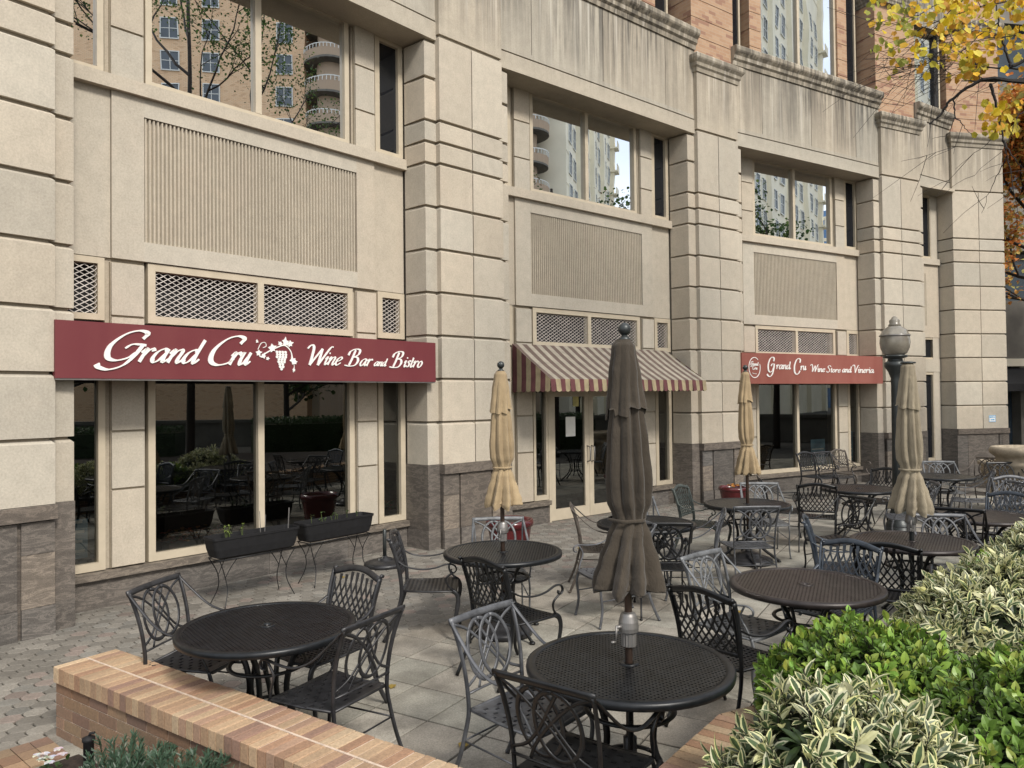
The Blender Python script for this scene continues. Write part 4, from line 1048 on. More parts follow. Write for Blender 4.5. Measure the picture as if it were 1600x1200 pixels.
# ------------------------------------------------------------------ closed umbrellas
def j16(a): return int(a/(2*pi)*32+.5)%2
def umbrella(x,y,fab,label,seed,H=2.53,sc=1.0,rot=0,housing=True,ball=True,base=None,pole='pole',zs=1.0):
    o=empty('closed_umbrella',(x,y,GZ),rot,label,'umbrella','closed umbrellas on the patio'); rs=random.Random(seed)
    H-=GZ; ang=[rs.uniform(-.1,.1) for _ in range(40)]; amp=[rs.uniform(.6,1.35) for _ in range(40)]; dz=[rs.uniform(-.03,.035) for _ in range(40)]
    def fold(a,nf=8):
        q=(a/(2*pi)*nf)%nf; i=int(q)%nf; fr=q-int(q); fr=min(1,max(0,fr+ang[i]*.4*sin(pi*fr)))
        s=abs(sin(pi*fr)); pk=.5+ang[i+8]*2.2; tri=fr/pk if fr<pk else (1-fr)/(1-pk); return (.45*s**.8+.55*tri)*(.58+.30*amp[i])*.52+(amp[i]*.07)*(1-abs(2*((fr*2+i*.37)%1)-1))
    def canopy(mb,prof,n=112,pl=.35,nf=8,hem=.05,off=0,ph=0):
        m=len(prof); vs=[]
        for i,(r,z,d) in enumerate(prof):
            for j in range(n):
                a=2*pi*j/n; F=fold(a+ph+d*.9,nf); rr=r*sc*(1-d*.60+d*F*1.0)+off
                rr*=1+.03*noise.noise(Vector((cos(a)*2,sin(a)*2,z*5+seed)))
                ii=int((a+ph)/(2*pi)*nf)%nf
                zz=z+(hem*(.5-F)+dz[ii+9])*max(0,(i-(m-5))/4)
                sway=.012*sin(z*3+seed)
                vs.append((rr*cos(a)+sway,rr*sin(a),zz))
        mb.add(vs,[(i*n+j,(i+1)*n+j,(i+1)*n+(j+1)%n,i*n+(j+1)%n) for i in range(m-1) for j in range(n)])
    T=H-.09
    def interp(tab,k=3):
        out=[]
        for (r0,z0,d0),(r1,z1,d1) in zip(tab,tab[1:]):
            for i in range(k): t=i/k; t2=t*t*(3-2*t); out.append((r0+(r1-r0)*t2,z0+(z1-z0)*t,d0+(d1-d0)*t))
        out.append(tab[-1]); return out
    c=MB(); b=T-.03
    Z=lambda q:b-q*zs
    canopy(c,interp([(.035,b,.15),(.064,Z(.15),.4),(.092,Z(.35),.6),(.112,Z(.55),.68),(.127,Z(.74),.68),(.122,Z(.86),.62),(.088,Z(.955),.45),(.086,Z(.975),.45),(.122,Z(1.06),.75),(.172,Z(1.20),.9),(.207,Z(1.30),.95),(.217,Z(1.345),1.0),(.208,Z(1.37),1.0)],4),hem=.085,ph=rot)
    canopy(c,interp([(.150,Z(1.33),.8),(.10,Z(1.28),.6),(.05,Z(1.20),.3)],3),hem=.1,ph=rot)
    c.build('canopy',fab,o,smooth=True)
    v=MB(); canopy(v,interp([(.026,T,.05),(.048,T-.035,.3),(.074,T-.22*zs,.55),(.094,T-.38*zs,.68),(.102,T-.42*zs,.7)],4),off=.015,hem=.03,ph=rot,nf=8); v.build('vent_cap',fab,o,smooth=True)
    st=MB(); n=40; vs=[]
    for z,r in ((Z(.955),.089),(Z(.957),.092),(Z(.973),.092),(Z(.975),.089)):
        for j in range(n):
            a=2*pi*j/n; vs.append((r*sc*(1+.05*sin(5*a))*cos(a),r*sc*(1+.05*sin(5*a))*sin(a),z))
    st.add(vs,[(i*n+j,(i+1)*n+j,(i+1)*n+(j+1)%n,i*n+(j+1)%n) for i in range(3) for j in range(n)]); st.build('strap',fab,o,smooth=True)
    p=MB(); p.lathe([(.0195,.02),(.0195,b)],16); p.build('pole',M[pole],o,smooth=True)
    if ball:
        f_=MB(); f_.lathe([(.03,T-.005),(.034,T+.004),(.02,T+.014),(.014,T+.028)],20); 
        f_.lathe([(max(.002,.034*sin(i*pi/12)),T+.056-.034*cos(i*pi/12)) for i in range(13)],20); f_.build('ball_finial',M['dpole'],o,smooth=True)
    else:
        f_=MB(); f_.lathe([(.062*sc,T-.004),(.064*sc,T+.008),(.03,T+.016),(.002,T+.018)],24); f_.build('cap',M['dpole'],o,smooth=True)
    if housing:
        h=MB(); h.lathe([(.030,.828),(.040,.83),(.040,.895),(.035,.897),(.035,.902),(.051,.905),(.053,.925),(.050,.955),(.042,.985),(.036,.998),(.022,1.004)],32,fn=lambda r,z,a,i:(r*(1-(.09*(j16(a)) if i in (1,2) else 0)),z))
        h.build('crank_housing',M['alu'],o)
        k_=MB(); k_.tube([(-.04,-.012,.935),(-.078,-.02,.935)],.010,n=8); k_.tube([(-.076,-.02,.945),(-.082,-.021,.86)],.006,n=6); k_.tube([(-.082,-.021,.862),(-.11,-.024,.862)],.007,n=6); k_.build('crank_handle',M['alu'],o,smooth=True)
    rb=MB()
    for q in range(8):
        a=q*pi/4+.2+rot; rb.tube([(.035*cos(a),.035*sin(a),Z(.9)),(.075*sc*cos(a),.075*sc*sin(a),Z(1.32))],.005)
        rb.tube([(.02*cos(a),.02*sin(a),Z(1.1)),(.07*sc*cos(a),.07*sc*sin(a),Z(1.30))],.005)
    rb.build('ribs',M['dpole'],o)
    if base:
        bb=MB(); bb.lathe([(base,0),(base,.035),(base*.97,.05),(base*.80,.07),(base*.55,.085),(base*.5,.11),(base*.3,.125),(.05,.14),(.035,.16),(.035,.36),(.022,.37)],40); bb.build('base',M['char'],o,smooth=True)
    return o
umbrella(.59,3.93,M['cbrown'],'large brown closed umbrella standing through the front table',3,2.535,1.04,.3,True,True,.24,zs=.935)
umbrella(-.10,6.82,M['ctan'],'sand coloured closed umbrella standing in front of the second pier',5,2.48,.97,1.1,True,True,.26,zs=.87)
umbrella(2.97,9.58,M['ctan'],'smaller looking sand umbrella left of the faded red sign, in front of the third pier',8,2.53,.88,2.0,False,True,.30,zs=.93)
umbrella(3.72,7.07,M['cgrey'],'khaki closed umbrella with a flat cap in front of the street lamp',11,2.52,1.05,.8,True,False,None,'dpole')

# spare umbrella base
o=empty('umbrella_base',(-1.64,9.60,GZ),0,'empty round umbrella base with a short pole, beside the trough planters','umbrella base')
m=MB(); m.lathe([(.26,0),(.26,.035),(.25,.05),(.20,.06),(.16,.075),(.10,.08),(.09,.10),(.04,.11),(.03,.13)],40); m.build('base_disc',M['char'],o,smooth=True)
m=MB(); m.lathe([(.024,.1),(.024,.46),(.018,.465)],16); m.build('pole_stub',M['dpole'],o,smooth=True)

# ------------------------------------------------------------------ foliage
def leaf_shape(L,Wd,fold=.25,droop=.25,tip=1.0,var=True):
    """stations along the leaf; returns verts, faces with zone 0 inner / 1 margin"""
    st=[(0,.06),(.25,.72),(.55,1.0),(.82,.62),(1.0,.04)]
    vs=[];fs=[];zn=[]
    for t,w in st:
        z=-droop*L*t*t; y=Wd/2*w
        if var: row=[(-y,1),(-y*.54,.54),(0,0),(y*.54,.54),(y,1)]
        else: row=[(-y,1),(0,0),(y,1)]
        for yy,k in row: vs.append((t*L,yy,z+fold*Wd*.5*w*k))
    c=5 if var else 3
    for i in range(len(st)-1):
        for j in range(c-1):
            fs.append((i*c+j,i*c+j+1,(i+1)*c+j+1,(i+1)*c+j)); zn.append(1 if var and j in (0,3) or (var and i==3 and random.random()<.3) else 0)
    return vs,fs,zn
VAR=leaf_shape(.080,.030,.35,.22,var=True); GRN=leaf_shape(.054,.031,.3,.2,var=False); SMALL=leaf_shape(.075,.07,.2,.3,var=False)
def put_leaf(mb,shape,p,d,nrm,sc,c0,c1=None):
    d=d.normalized(); s=nrm.cross(d)
    if s.length<1e-3: s=d.orthogonal()
    s.normalize(); n=d.cross(s); vs,fs,zn=shape; b=len(mb.v)
    for x,y,z in vs:
        q=p+d*(x*sc)+s*(y*sc)+n*(z*sc); mb.v.append((q.x,q.y,q.z))
    for f_,z_ in zip(fs,zn):
        mb.f.append(tuple(b+i for i in f_)); mb.c.append(c1 if z_ and c1 else c0); mb.m.append(0)
def shrub(name,label,cx,cy,rx,ry,rot,z0,z1,shape,nshoots,var,seed,sc=1.0,per=8,cat_='shrub',group='shrubs in the planting bed'):
    rs=random.Random(seed); o=empty(name,(cx,cy,z0),0,label,cat_,group); L=MB(); tw=MB(); ca,sa=cos(rot),sin(rot)
    def H(u,v):
        r2=u*u+v*v; base=max(0,1-r2)**.38
        return base*(1+.22*noise.noise(Vector((u*2.2,v*2.2,seed)))+.08*noise.noise(Vector((u*6,v*6,seed+3))))
    hh=z1-z0
    def P(u,v,k=1):
        x=u*rx;y=v*ry; return Vector((x*ca-y*sa,x*sa+y*ca,H(u,v)*hh*k))
    for i in range(nshoots):
        a=rs.uniform(0,2*pi); r=math.sqrt(rs.uniform(0,1)); r=r if r<.97 else .97; u,v=r*cos(a),r*sin(a)
        k=rs.uniform(.55,1.0) if rs.random()<.35 else rs.uniform(.93,1.04)
        if rs.random()<.42:  # side shoots low on the flank
            u,v=(.97+rs.uniform(-.03,.05))*cos(a),(.97+rs.uniform(-.03,.05))*sin(a); p=Vector((u*rx*ca-v*ry*sa,u*rx*sa+v*ry*ca,hh*rs.uniform(.15,.62))); out=Vector((cos(a)*ca-sin(a)*sa,cos(a)*sa+sin(a)*ca,.35))
        else:
            p=P(u,v,k); e=.06; out=Vector((0,0,1))+Vector((u*ca*ry-v*sa*rx,u*sa*ry+v*ca*rx,0))*(.9/ max(rx,ry))*(.4+r)
        out=(out.normalized()+Vector((rs.uniform(-.35,.35),rs.uniform(-.35,.35),rs.uniform(-.1,.3)))).normalized()
        n=int(per*rs.uniform(.7,1.3)); ph=rs.uniform(0,6); t1=out.orthogonal().normalized(); t2=out.cross(t1); young=rs.random()
        stem=.10*sc*rs.uniform(.7,1.3)
        tw.tube([p-out*stem*1.6+Vector((rs.uniform(-.02,.02),rs.uniform(-.02,.02),0)),p+out*stem*.2],.0025,n=3,cap=False)
        for j in range(n):
            q=j/n; az=ph+j*2.4; tilt=.25+1.05*(1-q); base=p-out*stem*(1-q)*.9
            d=(out*cos(tilt)+(t1*cos(az)+t2*sin(az))*sin(tilt)); s_=sc*rs.uniform(.55,1.3)*(.75+.35*(1-abs(q-.4)))
            dark=.55+.5*rs.random()
            if var:
                g=(.085*dark*1.5,.13*dark*1.5,.055*dark*1.5) if rs.random()<.75 else (.13,.16,.10); g_=rs.uniform(.82,1.08); m_=(.82*g_,.80*g_,.46*g_*rs.uniform(.8,1.25))
                if rs.random()<.12: g=m_
            else:
                if young>.5 and q>.45: g=(.29*rs.uniform(.8,1.2),.43*rs.uniform(.8,1.1),.07)
                else: g=(.115*dark*1.5,.20*dark*1.5,.035*dark*1.5)
                m_=None
            put_leaf(L,shape,base,d,out,s_,g,m_)
    f=L.build('foliage',M['leaf'],o,color=True); tw.build('twigs',M['bark'],o)
    # dense inner growth: dark stems and old leaves, shade painted into their green
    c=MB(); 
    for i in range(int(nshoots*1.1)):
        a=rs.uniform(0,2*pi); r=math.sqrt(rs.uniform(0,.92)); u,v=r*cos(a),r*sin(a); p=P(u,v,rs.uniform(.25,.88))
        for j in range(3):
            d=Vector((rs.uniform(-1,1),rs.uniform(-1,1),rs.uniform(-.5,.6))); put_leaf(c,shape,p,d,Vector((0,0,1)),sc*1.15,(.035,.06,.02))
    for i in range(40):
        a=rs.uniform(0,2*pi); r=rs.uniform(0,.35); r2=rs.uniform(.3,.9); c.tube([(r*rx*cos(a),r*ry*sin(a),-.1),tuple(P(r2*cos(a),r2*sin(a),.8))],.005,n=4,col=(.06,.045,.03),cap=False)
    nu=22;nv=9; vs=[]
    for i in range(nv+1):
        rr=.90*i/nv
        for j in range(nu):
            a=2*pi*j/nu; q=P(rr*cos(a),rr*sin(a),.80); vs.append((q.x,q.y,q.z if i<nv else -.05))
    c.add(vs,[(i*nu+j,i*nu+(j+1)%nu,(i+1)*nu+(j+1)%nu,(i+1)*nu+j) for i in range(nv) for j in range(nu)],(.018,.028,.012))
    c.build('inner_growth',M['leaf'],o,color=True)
    return o
BZ=.34
shrub('variegated_shrub','cream edged variegated shrub nearest the camera beside the front brick wall',1.28,2.95,.60,.42,.5,BZ,.985,VAR,520,True,21,1.0)
shrub('green_shrub','glossy green shrub directly behind the front cream edged shrub',1.85,3.95,.58,.52,.4,BZ,.94,GRN,1400,False,22,1.0)
shrub('green_shrub','broad glossy green shrub filling the lower right corner',2.35,3.30,.78,.62,.3,BZ,.92,GRN,1850,False,23,1.0)
shrub('green_shrub','glossy green shrub at the right edge below the middle cream edged shrub',3.3,4.05,.75,.50,.3,BZ,.88,GRN,1000,False,24,1.0)
shrub('variegated_shrub','cream edged variegated shrub in the middle of the bed behind the brownish table',3.12,4.90,.78,.50,.62,BZ,1.04,VAR,950,True,25,.95)
shrub('variegated_shrub','small mound of cream edged leaves joined to the middle shrub at the right edge',3.85,5.40,.52,.42,.6,BZ,.93,VAR,400,True,26,.95)
shrub('green_shrub','low green shrub glimpsed between two cream edged shrubs at the right edge',3.80,5.95,.40,.30,.7,BZ,.86,GRN,300,False,27,1.0)
shrub('variegated_shrub','cream edged shrub farthest back, in front of the blue chair at the right edge',4.62,6.40,.82,.52,.75,BZ,1.06,VAR,850,True,28,1.0)
# junipers
def juniper(x,y,z,r,h,seed,label,n=60):
    rs=random.Random(seed); o=empty('juniper',(x,y,z),0,label,'shrub','low junipers before the brick wall'); L=MB()
    for i in range(n):
        a=rs.uniform(0,2*pi); sp=rs.uniform(.1,1)**.6; tip=Vector((r*sp*cos(a),r*sp*sin(a),h*(1.05-.55*sp)*rs.uniform(.6,1.1))); b=Vector((rs.uniform(-.04,.04),rs.uniform(-.04,.04),0))
        mid_=b.lerp(tip,.5)+Vector((0,0,-.02)); pts=cat([b,mid_,tip],6); L.tube(pts,.003,n=3,col=(.09,.06,.035),cap=False)
        for k in range(len(pts)*6):
            q=rs.random()**.6; i0=min(int(q*(len(pts)-1)),len(pts)-2); p=pts[i0].lerp(pts[i0+1],q*(len(pts)-1)-i0); ax=(tip-b).normalized()
            d=(ax*.9+Vector((rs.uniform(-1,1),rs.uniform(-1,1),rs.uniform(-.4,1)))).normalized(); ln=rs.uniform(.03,.065)*(1.15-q*.5)
            s=d.orthogonal().normalized()*.0035; g=rs.uniform(.7,1.4); c=(.075*g,.13*g,.085*g)
            L.add([p-s,p+s,p+d*ln+s*.5,p+d*ln-s*.5],[(0,1,2,3)],c)
            s2=d.cross(s); L.add([p-s2,p+s2,p+d*ln+s2*.5,p+d*ln-s2*.5],[(0,1,2,3)],c)
    L.build('foliage',M['leaf'],o,color=True)
for i,(x,y,r,h,lb) in enumerate([(-2.02,3.86,.30,.42,'feathery juniper beside the small black path light'),(-1.62,3.68,.30,.44,'taller feathery juniper in the middle of the corner bed'),(-1.85,3.45,.34,.30,'low juniper at the bottom edge below the other two'),(-1.20,3.38,.16,.30,'small juniper sprig in front of the wall, right of the others'),(-2.35,3.75,.22,.2,'low juniper behind the white flowers')]):
    juniper(x,y,.06,r,h,40+i,lb,70 if i<3 else 34)
o=empty('path_light',(-2.42,4.30,.03),0,'short black stake light standing in the mulch','path light')
m=MB(); m.lathe([(.012,-.05),(.012,.04),(.027,.045),(.028,.20),(.034,.205),(.034,.222),(.004,.235)],18); m.build('lamp_body',M['plastic'],o,smooth=True)
m=MB(); m.tube([(0,0,.225),(.01,0,.245),(.035,0,.25)],.008); m.build('lamp_hook',M['plastic'],o,smooth=True)
def flower_clump(name,label,x,y,z,r,h,n,colr,seed,cat_,leafc=(.05,.10,.03),group=None,parent=None):
    rs=random.Random(seed); o=empty(name,(x,y,z),0,label,cat_,group); F=MB(); Lf=MB()
    for i in range(n):
        a=rs.uniform(0,6.3); q=r*math.sqrt(rs.random()); p=Vector((q*cos(a),q*sin(a),h*rs.uniform(.6,1)))
        for j in range(5):
            b=j*1.257+rs.random(); d=Vector((cos(b),sin(b),.35)); put_leaf(F,SMALL,p,d,Vector((0,0,1)),.38,tuple(c*rs.uniform(.8,1.15) for c in colr))
    for i in range(n*2):
        a=rs.uniform(0,6.3); q=r*1.1*math.sqrt(rs.random()); put_leaf(Lf,GRN,Vector((q*cos(a),q*sin(a),h*rs.uniform(.1,.8))),Vector((rs.uniform(-1,1),rs.uniform(-1,1),.4)),Vector((0,0,1)),.8,leafc)
    F.build('blossoms',M['leafdry'],o,color=True); Lf.build('foliage',M['leaf'],o,color=True); return o
flower_clump('flower_clump','white blossoms at the very bottom left of the bed',-2.62,4.27,.03,.08,.15,8,(.8,.8,.78),50,'flowers')

# ------------------------------------------------------------------ planters by the window
def trough(x,y,a,label,seed):
    o=empty('trough_planter',(x,y,GZ),R(a),label,'planter','black trough planters under the window'); L,Wd,z0,z1=1.0,.27,.50,.725
    m=MB()
    def ring(l,w,z,n=6,r=.05):
        pts=[]
        for cx,cy,a0 in ((l/2-r,w/2-r,0),(-l/2+r,w/2-r,pi/2),(-l/2+r,-w/2+r,pi),(l/2-r,-w/2+r,1.5*pi)):
            for i in range(n): b=a0+i*pi/2/(n-1); pts.append((cx+r*cos(b),cy+r*sin(b),z))
        return pts
    prof=[(.80,.17,z0),(.90,.22,z0+.02),(.95,.245,z0+.10),(.98,.262,z1-.03),(1.0,.275,z1-.025),(1.0,.275,z1),(.975,.25,z1),(.95,.235,z1-.06)]
    rs_=[ring(*p) for p in prof]; n=len(rs_[0]); vs=[p for r in rs_ for p in r]
    m.add(vs,[(i*n+j,i*n+(j+1)%n,(i+1)*n+(j+1)%n,(i+1)*n+j) for i in range(len(prof)-1) for j in range(n)]+[tuple(range(n-1,-1,-1))]); m.build('trough',M['plastic'],o,smooth=False)
    s=MB(); s.add(ring(.95,.235,z1-.055),[tuple(range(n))]); s.build('soil',M['soil'],o)
    for sx in (-1,1):
        w=MB()
        for sy in (-1,1):
            w.tube(cat([(sx*.40,sy*.16,0),(sx*.34,sy*.10,.18),(sx*.36,sy*.075,.34),(sx*.43,sy*.12,.50)],6),.0055,n=6)
            w.tube(cat([(sx*.355,sy*.08,.30),(sx*.30,sy*.09,.40),(sx*.24,sy*.12,.50)],5),.005,n=6)
        w.tube([(sx*.43,-.13,.495),(sx*.43,.13,.495)],.0055,n=6); w.build('wire_stand',M['blk'],o,smooth=True)
    w=MB()
    for sy in (-1,1): w.tube([(-.43,sy*.125,.497),(.43,sy*.125,.497)],.0055,n=6)
    w.build('wire_rail',M['blk'],o,smooth=True)
    rs=random.Random(seed); p=MB(); fl=MB()
    for i in range(9):
        x0=rs.uniform(-.4,.4) if seed!=60 else rs.choice((-.30,-.26,-.12)); h=rs.uniform(.05,.14); p.tube([(x0,0,z1-.06),(x0+rs.uniform(-.03,.03),rs.uniform(-.03,.03),z1-.05+h)],.003,n=4,col=(.12,.16,.05))
        for j in range(4): put_leaf(p,GRN,Vector((x0,rs.uniform(-.02,.02),z1-.05+h)),Vector((rs.uniform(-1,1),rs.uniform(-1,1),rs.uniform(-.2,.8))),Vector((0,0,1)),.55,(.20,.26,.06) if seed==60 else (.09,.15,.05))
    p.build('seedlings',M['leaf'],o,color=True)
    q=MB()
    if seed==60:
        q.tube([(.10,.02,z1-.06),(.09,.02,z1+.20)],.004,n=5); q.tube([(.13,-.01,z1-.06),(.15,.0,z1+.16)],.003,n=5); q.tube([(.42,.0,z1-.06),(.435,.0,z1+.20)],.007,n=6); q.build('canes',M['alu'],o)
    return o
trough(-2.78,8.06,48,'black trough planter on a wire stand holding tall canes and a few seedlings',60)
trough(-2.11,8.92,50,'black trough planter closer to the pier on a wire stand, with straggly green sprouts',61)
def pot(x,y,r,h,label,seed,fl):
    o=empty('glazed_pot',(x,y,GZ),0,label,'flower pot','oxblood glazed pots against the piers')
    m=MB(); m.lathe([(r*.62,0),(r*.66,.01),(r*.80,h*.4),(r*.93,h*.82),(r*.94,h*.85),(r*1.02,h*.87),(r*1.04,h*.93),(r*1.0,h),(r*.93,h),(r*.88,h*.9)],40,cap=False); m.build('pot',M['glaze'],o,smooth=True)
    s=MB(); s.lathe([(r*.9,h*.91),(.01,h*.92)],24,cap=False); s.build('soil',M['soil'],o)
    f=MB(); rs=random.Random(seed)
    for i in range(fl):
        a=rs.uniform(0,6.3);q=r*.55*rs.random(); p=Vector((q*cos(a),q*sin(a),h+.03*rs.random()))
        for j in range(5): put_leaf(f,SMALL,p,Vector((rs.uniform(-1,1),rs.uniform(-1,1),.5)),Vector((0,0,1)),.5,(.75,.34,.08) if rs.random()<.7 else (.8,.6,.2))
    if fl: f.build('orange_flowers',M['leafdry'],o,color=True)
pot(-.05,9.45,.29,.60,'tall oxblood glazed pot with nothing growing, behind the pale ring back chair',70,0)
pot(4.02,13.75,.27,.45,'oxblood glazed pot with orange flowers against the third pier',71,16)
def urn(x,y,r,h,label):
    o=empty('stone_urn',(x,y,GZ),0,label,'urn','cast stone urns at the corner'); m=MB()
    m.lathe([(r*.62,0),(r*.64,.05),(r*.58,.07),(r*.62,h*.18),(r*.74,h*.45),(r*.84,h*.66),(r*.86,h*.70),(r*.90,h*.72),(r*.88,h*.77),(r*.82,h*.79),(r*.84,h*.84),(r*.92,h*.87),(r*1.0,h*.90),(r*1.02,h*.95),(r*.97,h*.995),(r*.88,h),(r*.84,h*.93)],48,cap=False); m.build('bowl',M['urn'],o,smooth=True)
    s=MB(); s.lathe([(r*.86,h*.94),(.01,h*.95)],24,cap=False); s.build('soil',M['soil'],o)
urn(8.95,13.15,.55,1.16,'larger cast stone urn at the right edge near the end pier'); urn(9.92,15.4,.38,.72,'smaller cast stone urn just left of the larger one')

# things seen inside the glass
f=BF[1]
def winflowers(u0,u1,colr,seed,label,w=-.80,bx=True,z=.44):
    c=f((u0+u1)/2,w,0); o=empty('window_flower_box',(c[0],c[1],z),R(BA[1]),label,'flower box'); L=(u1-u0)/2; b=MB(); b.box((-L,-.09,0),(L,.09,.13)); b.build('box',M['alu'],o)
    p=MB(); rs=random.Random(seed)
    for i in range(150):
        put_leaf(p,SMALL,Vector((rs.uniform(-L,L),rs.uniform(-.10,.10),rs.uniform(.12,.24))),Vector((rs.uniform(-1,1),rs.uniform(-1,1),rs.uniform(-.1,.8))),Vector((0,0,1)),.75,tuple(q*rs.uniform(.6,1.3) for q in (colr if rs.random()<.6 else (.30,.16,.08))))
    p.build('foliage',M['leafdry'],o,color=True)
winflowers(-1.10,-.45,(.60,.26,.16),80,'flower box with salmon leaves inside the big window of the wine bar')
winflowers(1.84,2.12,(.10,.20,.10),81,'dark green plant inside the narrow window beside the second pier')
def poster(k,u0,u1,z0,z1,label,w=-.74):
    ff=BF[k]; c=ff((u0+u1)/2,w,z0); o=empty('window_poster',c,0,label,'poster','posters inside the windows'); m=MB(); m.box((u0,w-.004,z0),(u1,w,z1),ff); m.build('sheet',M['bluepaper'],o,off=c)
    m=MB()
    for i in range(4): m.box((u0+.03,w,z0+.06+i*.1),(u1-.03-.02*(i%2),w+.002,z0+.09+i*.1),ff)
    m.build('printed_lines',M['white'],o,off=c)
poster(1,-2.14,-1.92,.55,.95,'pale blue poster low in the narrow window at the far left')
poster(3,.55,1.05,.50,1.10,'blue poster in the wine store window behind the three chairs'); poster(3,1.88,2.08,.55,1.25,'dark blue poster in the narrow window of the wine store')
fp=PF[5]; c=fp(.27,.0,1.43); o=empty('wall_notice',c,0,'small blue and white notice on the end pier','notice'); m=MB(); m.box((.17,.0,1.38),(.37,.008,1.55),fp); m.build('panel',M['white'],o,off=c)
m=MB()
for x0,x1,z0,z1 in ((.17,.37,1.535,1.55),(.17,.37,1.38,1.392),(.17,.18,1.39,1.54),(.36,.37,1.39,1.54),(.19,.25,1.485,1.52),(.26,.30,1.49,1.52),(.31,.34,1.485,1.515),(.22,.26,1.42,1.45),(.27,.33,1.42,1.455)): m.box((x0,.008,z0),(x1,.010,z1),fp)
m.build('blue_print',M['bluesign'],o,off=c)

# ------------------------------------------------------------------ street lamp
o=empty('street_lamp',(5.8,11.39,GZ),0,'dark fluted street lamp with a glass acorn globe behind the khaki umbrella','street lamp')
m=MB(); m.lathe([(.19,0),(.19,.04),(.175,.05),(.175,.15),(.16,.17),(.13,.22),(.12,.30),(.10,.36),(.085,.42)],32); m.build('base',M['dpole'],o,smooth=True)
m=MB()
m.lathe([(.078,.42),(.068,1.2),(.062,2.25),(.07,2.3),(.065,2.34),(.10,2.44),(.15,2.52),(.155,2.58),(.11,2.60),(.10,2.64),(.17,2.66),(.17,2.69)],32,fn=lambda r,z,a,i:(r*(1+.05*cos(12*a)) if i<3 else r,z)); m.build('pole',M['dpole'],o,smooth=True)
m=MB(); m.lathe([(.12,2.69),(.165,2.72),(.20,2.80),(.213,2.88),(.205,2.95),(.20,2.985)],40,cap=False); m.build('globe',M['lampglass'],o,smooth=True)
m=MB(); m.lathe([(.203,2.982),(.212,2.985),(.212,3.0),(.20,3.003),(.17,3.07),(.12,3.11),(.085,3.13),(.08,3.14)],40,cap=False); m.build('globe_top',M['lampglass'],o,smooth=True)
m=MB(); m.lathe([(.085,3.135),(.09,3.15),(.07,3.17),(.075,3.21),(.06,3.235),(.045,3.24),(.04,3.26),(.015,3.28)],24); m.build('finial',M['lampglass'],o,smooth=True)
m=MB(); m.lathe([(.207,2.975),(.216,2.978),(.216,2.992),(.207,2.995)],40,cap=False); m.build('band',M['alu'],o,smooth=True)

# ------------------------------------------------------------------ trees
def tree(name,label,x,y,h,spread,cols,nl,seed,lsz=.09,trunk=.14,clear=.35,bark='bark',group=None,shape=SMALL,limbs=7,dens=.5):
    rs=random.Random(seed); o=empty(name,(x,y,0),0,label,'tree',group); B=MB(); T=MB(); L=MB(); tips=[]
    th=h*clear; T.tube(cat([(0,0,-.1),(.03,.02,th*.5),(0,.05,th),(.05,0,h*.62),(0,0,h*.85)],5),trunk,n=10,taper=(1,.35)); 
    def br(p,d,ln,r,dep):
        n=5; pts=[p]; q=Vector(p); dd=Vector(d)
        for i in range(n):
            dd=(dd+Vector((rs.uniform(-.22,.22),rs.uniform(-.22,.22),rs.uniform(-.10,.16)))).normalized(); q=q+dd*ln/n; pts.append(q.copy())
        B.tube(pts,r,n=5 if dep<2 else 4,taper=(1,.5),cap=False)
        if dep>=1: tips.extend(pts[2:])
        if dep<3:
            for i in range(3 if dep<2 else 2):
                k=rs.randint(2,n); d2=(dd+Vector((rs.uniform(-.9,.9),rs.uniform(-.9,.9),rs.uniform(-.35,.6)))).normalized(); br(pts[k],d2,ln*rs.uniform(.5,.7),r*.5,dep+1)
    for i in range(limbs):
        a=i*2*pi/limbs+rs.uniform(-.3,.3); z=th+(h*.8-th)*i/limbs; up=.35+.6*i/limbs; br(Vector((0,0,z)),Vector((cos(a),sin(a),up)).normalized(),spread*(1-.35*i/limbs)*.62,trunk*.38,0)
    for i in range(nl):
        t=rs.choice(tips); p=t+Vector((rs.gauss(0,dens),rs.gauss(0,dens),rs.gauss(0,dens*.8)))*.5; c=rs.choice(cols); g=rs.uniform(.65,1.25)
        put_leaf(L,shape,p,Vector((rs.uniform(-1,1),rs.uniform(-1,1),rs.uniform(-1,.4))),Vector((rs.uniform(-.5,.5),rs.uniform(-.5,.5),1)),lsz/.075*rs.uniform(.7,1.25),tuple(q*g for q in c))
    T.build('trunk',M[bark],o,smooth=True); B.build('branches',M[bark],o); L.build('crown',M['leafdry'],o,color=True); return o
GR=[(.05,.10,.03),(.07,.12,.03),(.10,.14,.04),(.04,.07,.025)]; YE=[(.80,.58,.03),(.78,.46,.04),(.66,.58,.07),(.80,.66,.12),(.70,.36,.05)]; OR=[(.78,.34,.10),(.80,.42,.12),(.68,.24,.07),(.70,.52,.16),(.45,.42,.14)]
tree('honey_locust','green tree beyond the patio mirrored in the largest upper window',8.3,4.9,15.5,6.4,GR,13000,90,.06,.12,.35,group='trees across the plaza',limbs=9,dens=.4)
tree('street_tree','green tree mirrored in the second and third upper windows',14.3,11.0,11.2,3.4,GR+[(.16,.10,.05)],3600,91,.11,.16,.4,group='trees across the plaza')
tree('street_tree','broad green tree deeper in the plaza mirrored in the shop windows',19.5,14.4,9.6,4.6,GR,3600,92,.13,.16,.3,group='trees across the plaza')
tree('street_tree','dark tree across the plaza mirrored low in the shop windows',21,5,8.0,5.5,GR,3500,93,.2,.18,.2,group='trees across the plaza')
tree('street_tree','dark tree farther south across the plaza mirrored in the wine bar window',18,-3,9.0,5.8,GR,3500,94,.2,.18,.2,group='trees across the plaza')
tree('street_tree','dark spreading tree at the far side of the plaza mirrored in the wine store window',26,10.5,9.5,6.5,GR,4500,96,.22,.18,.15,group='trees across the plaza')
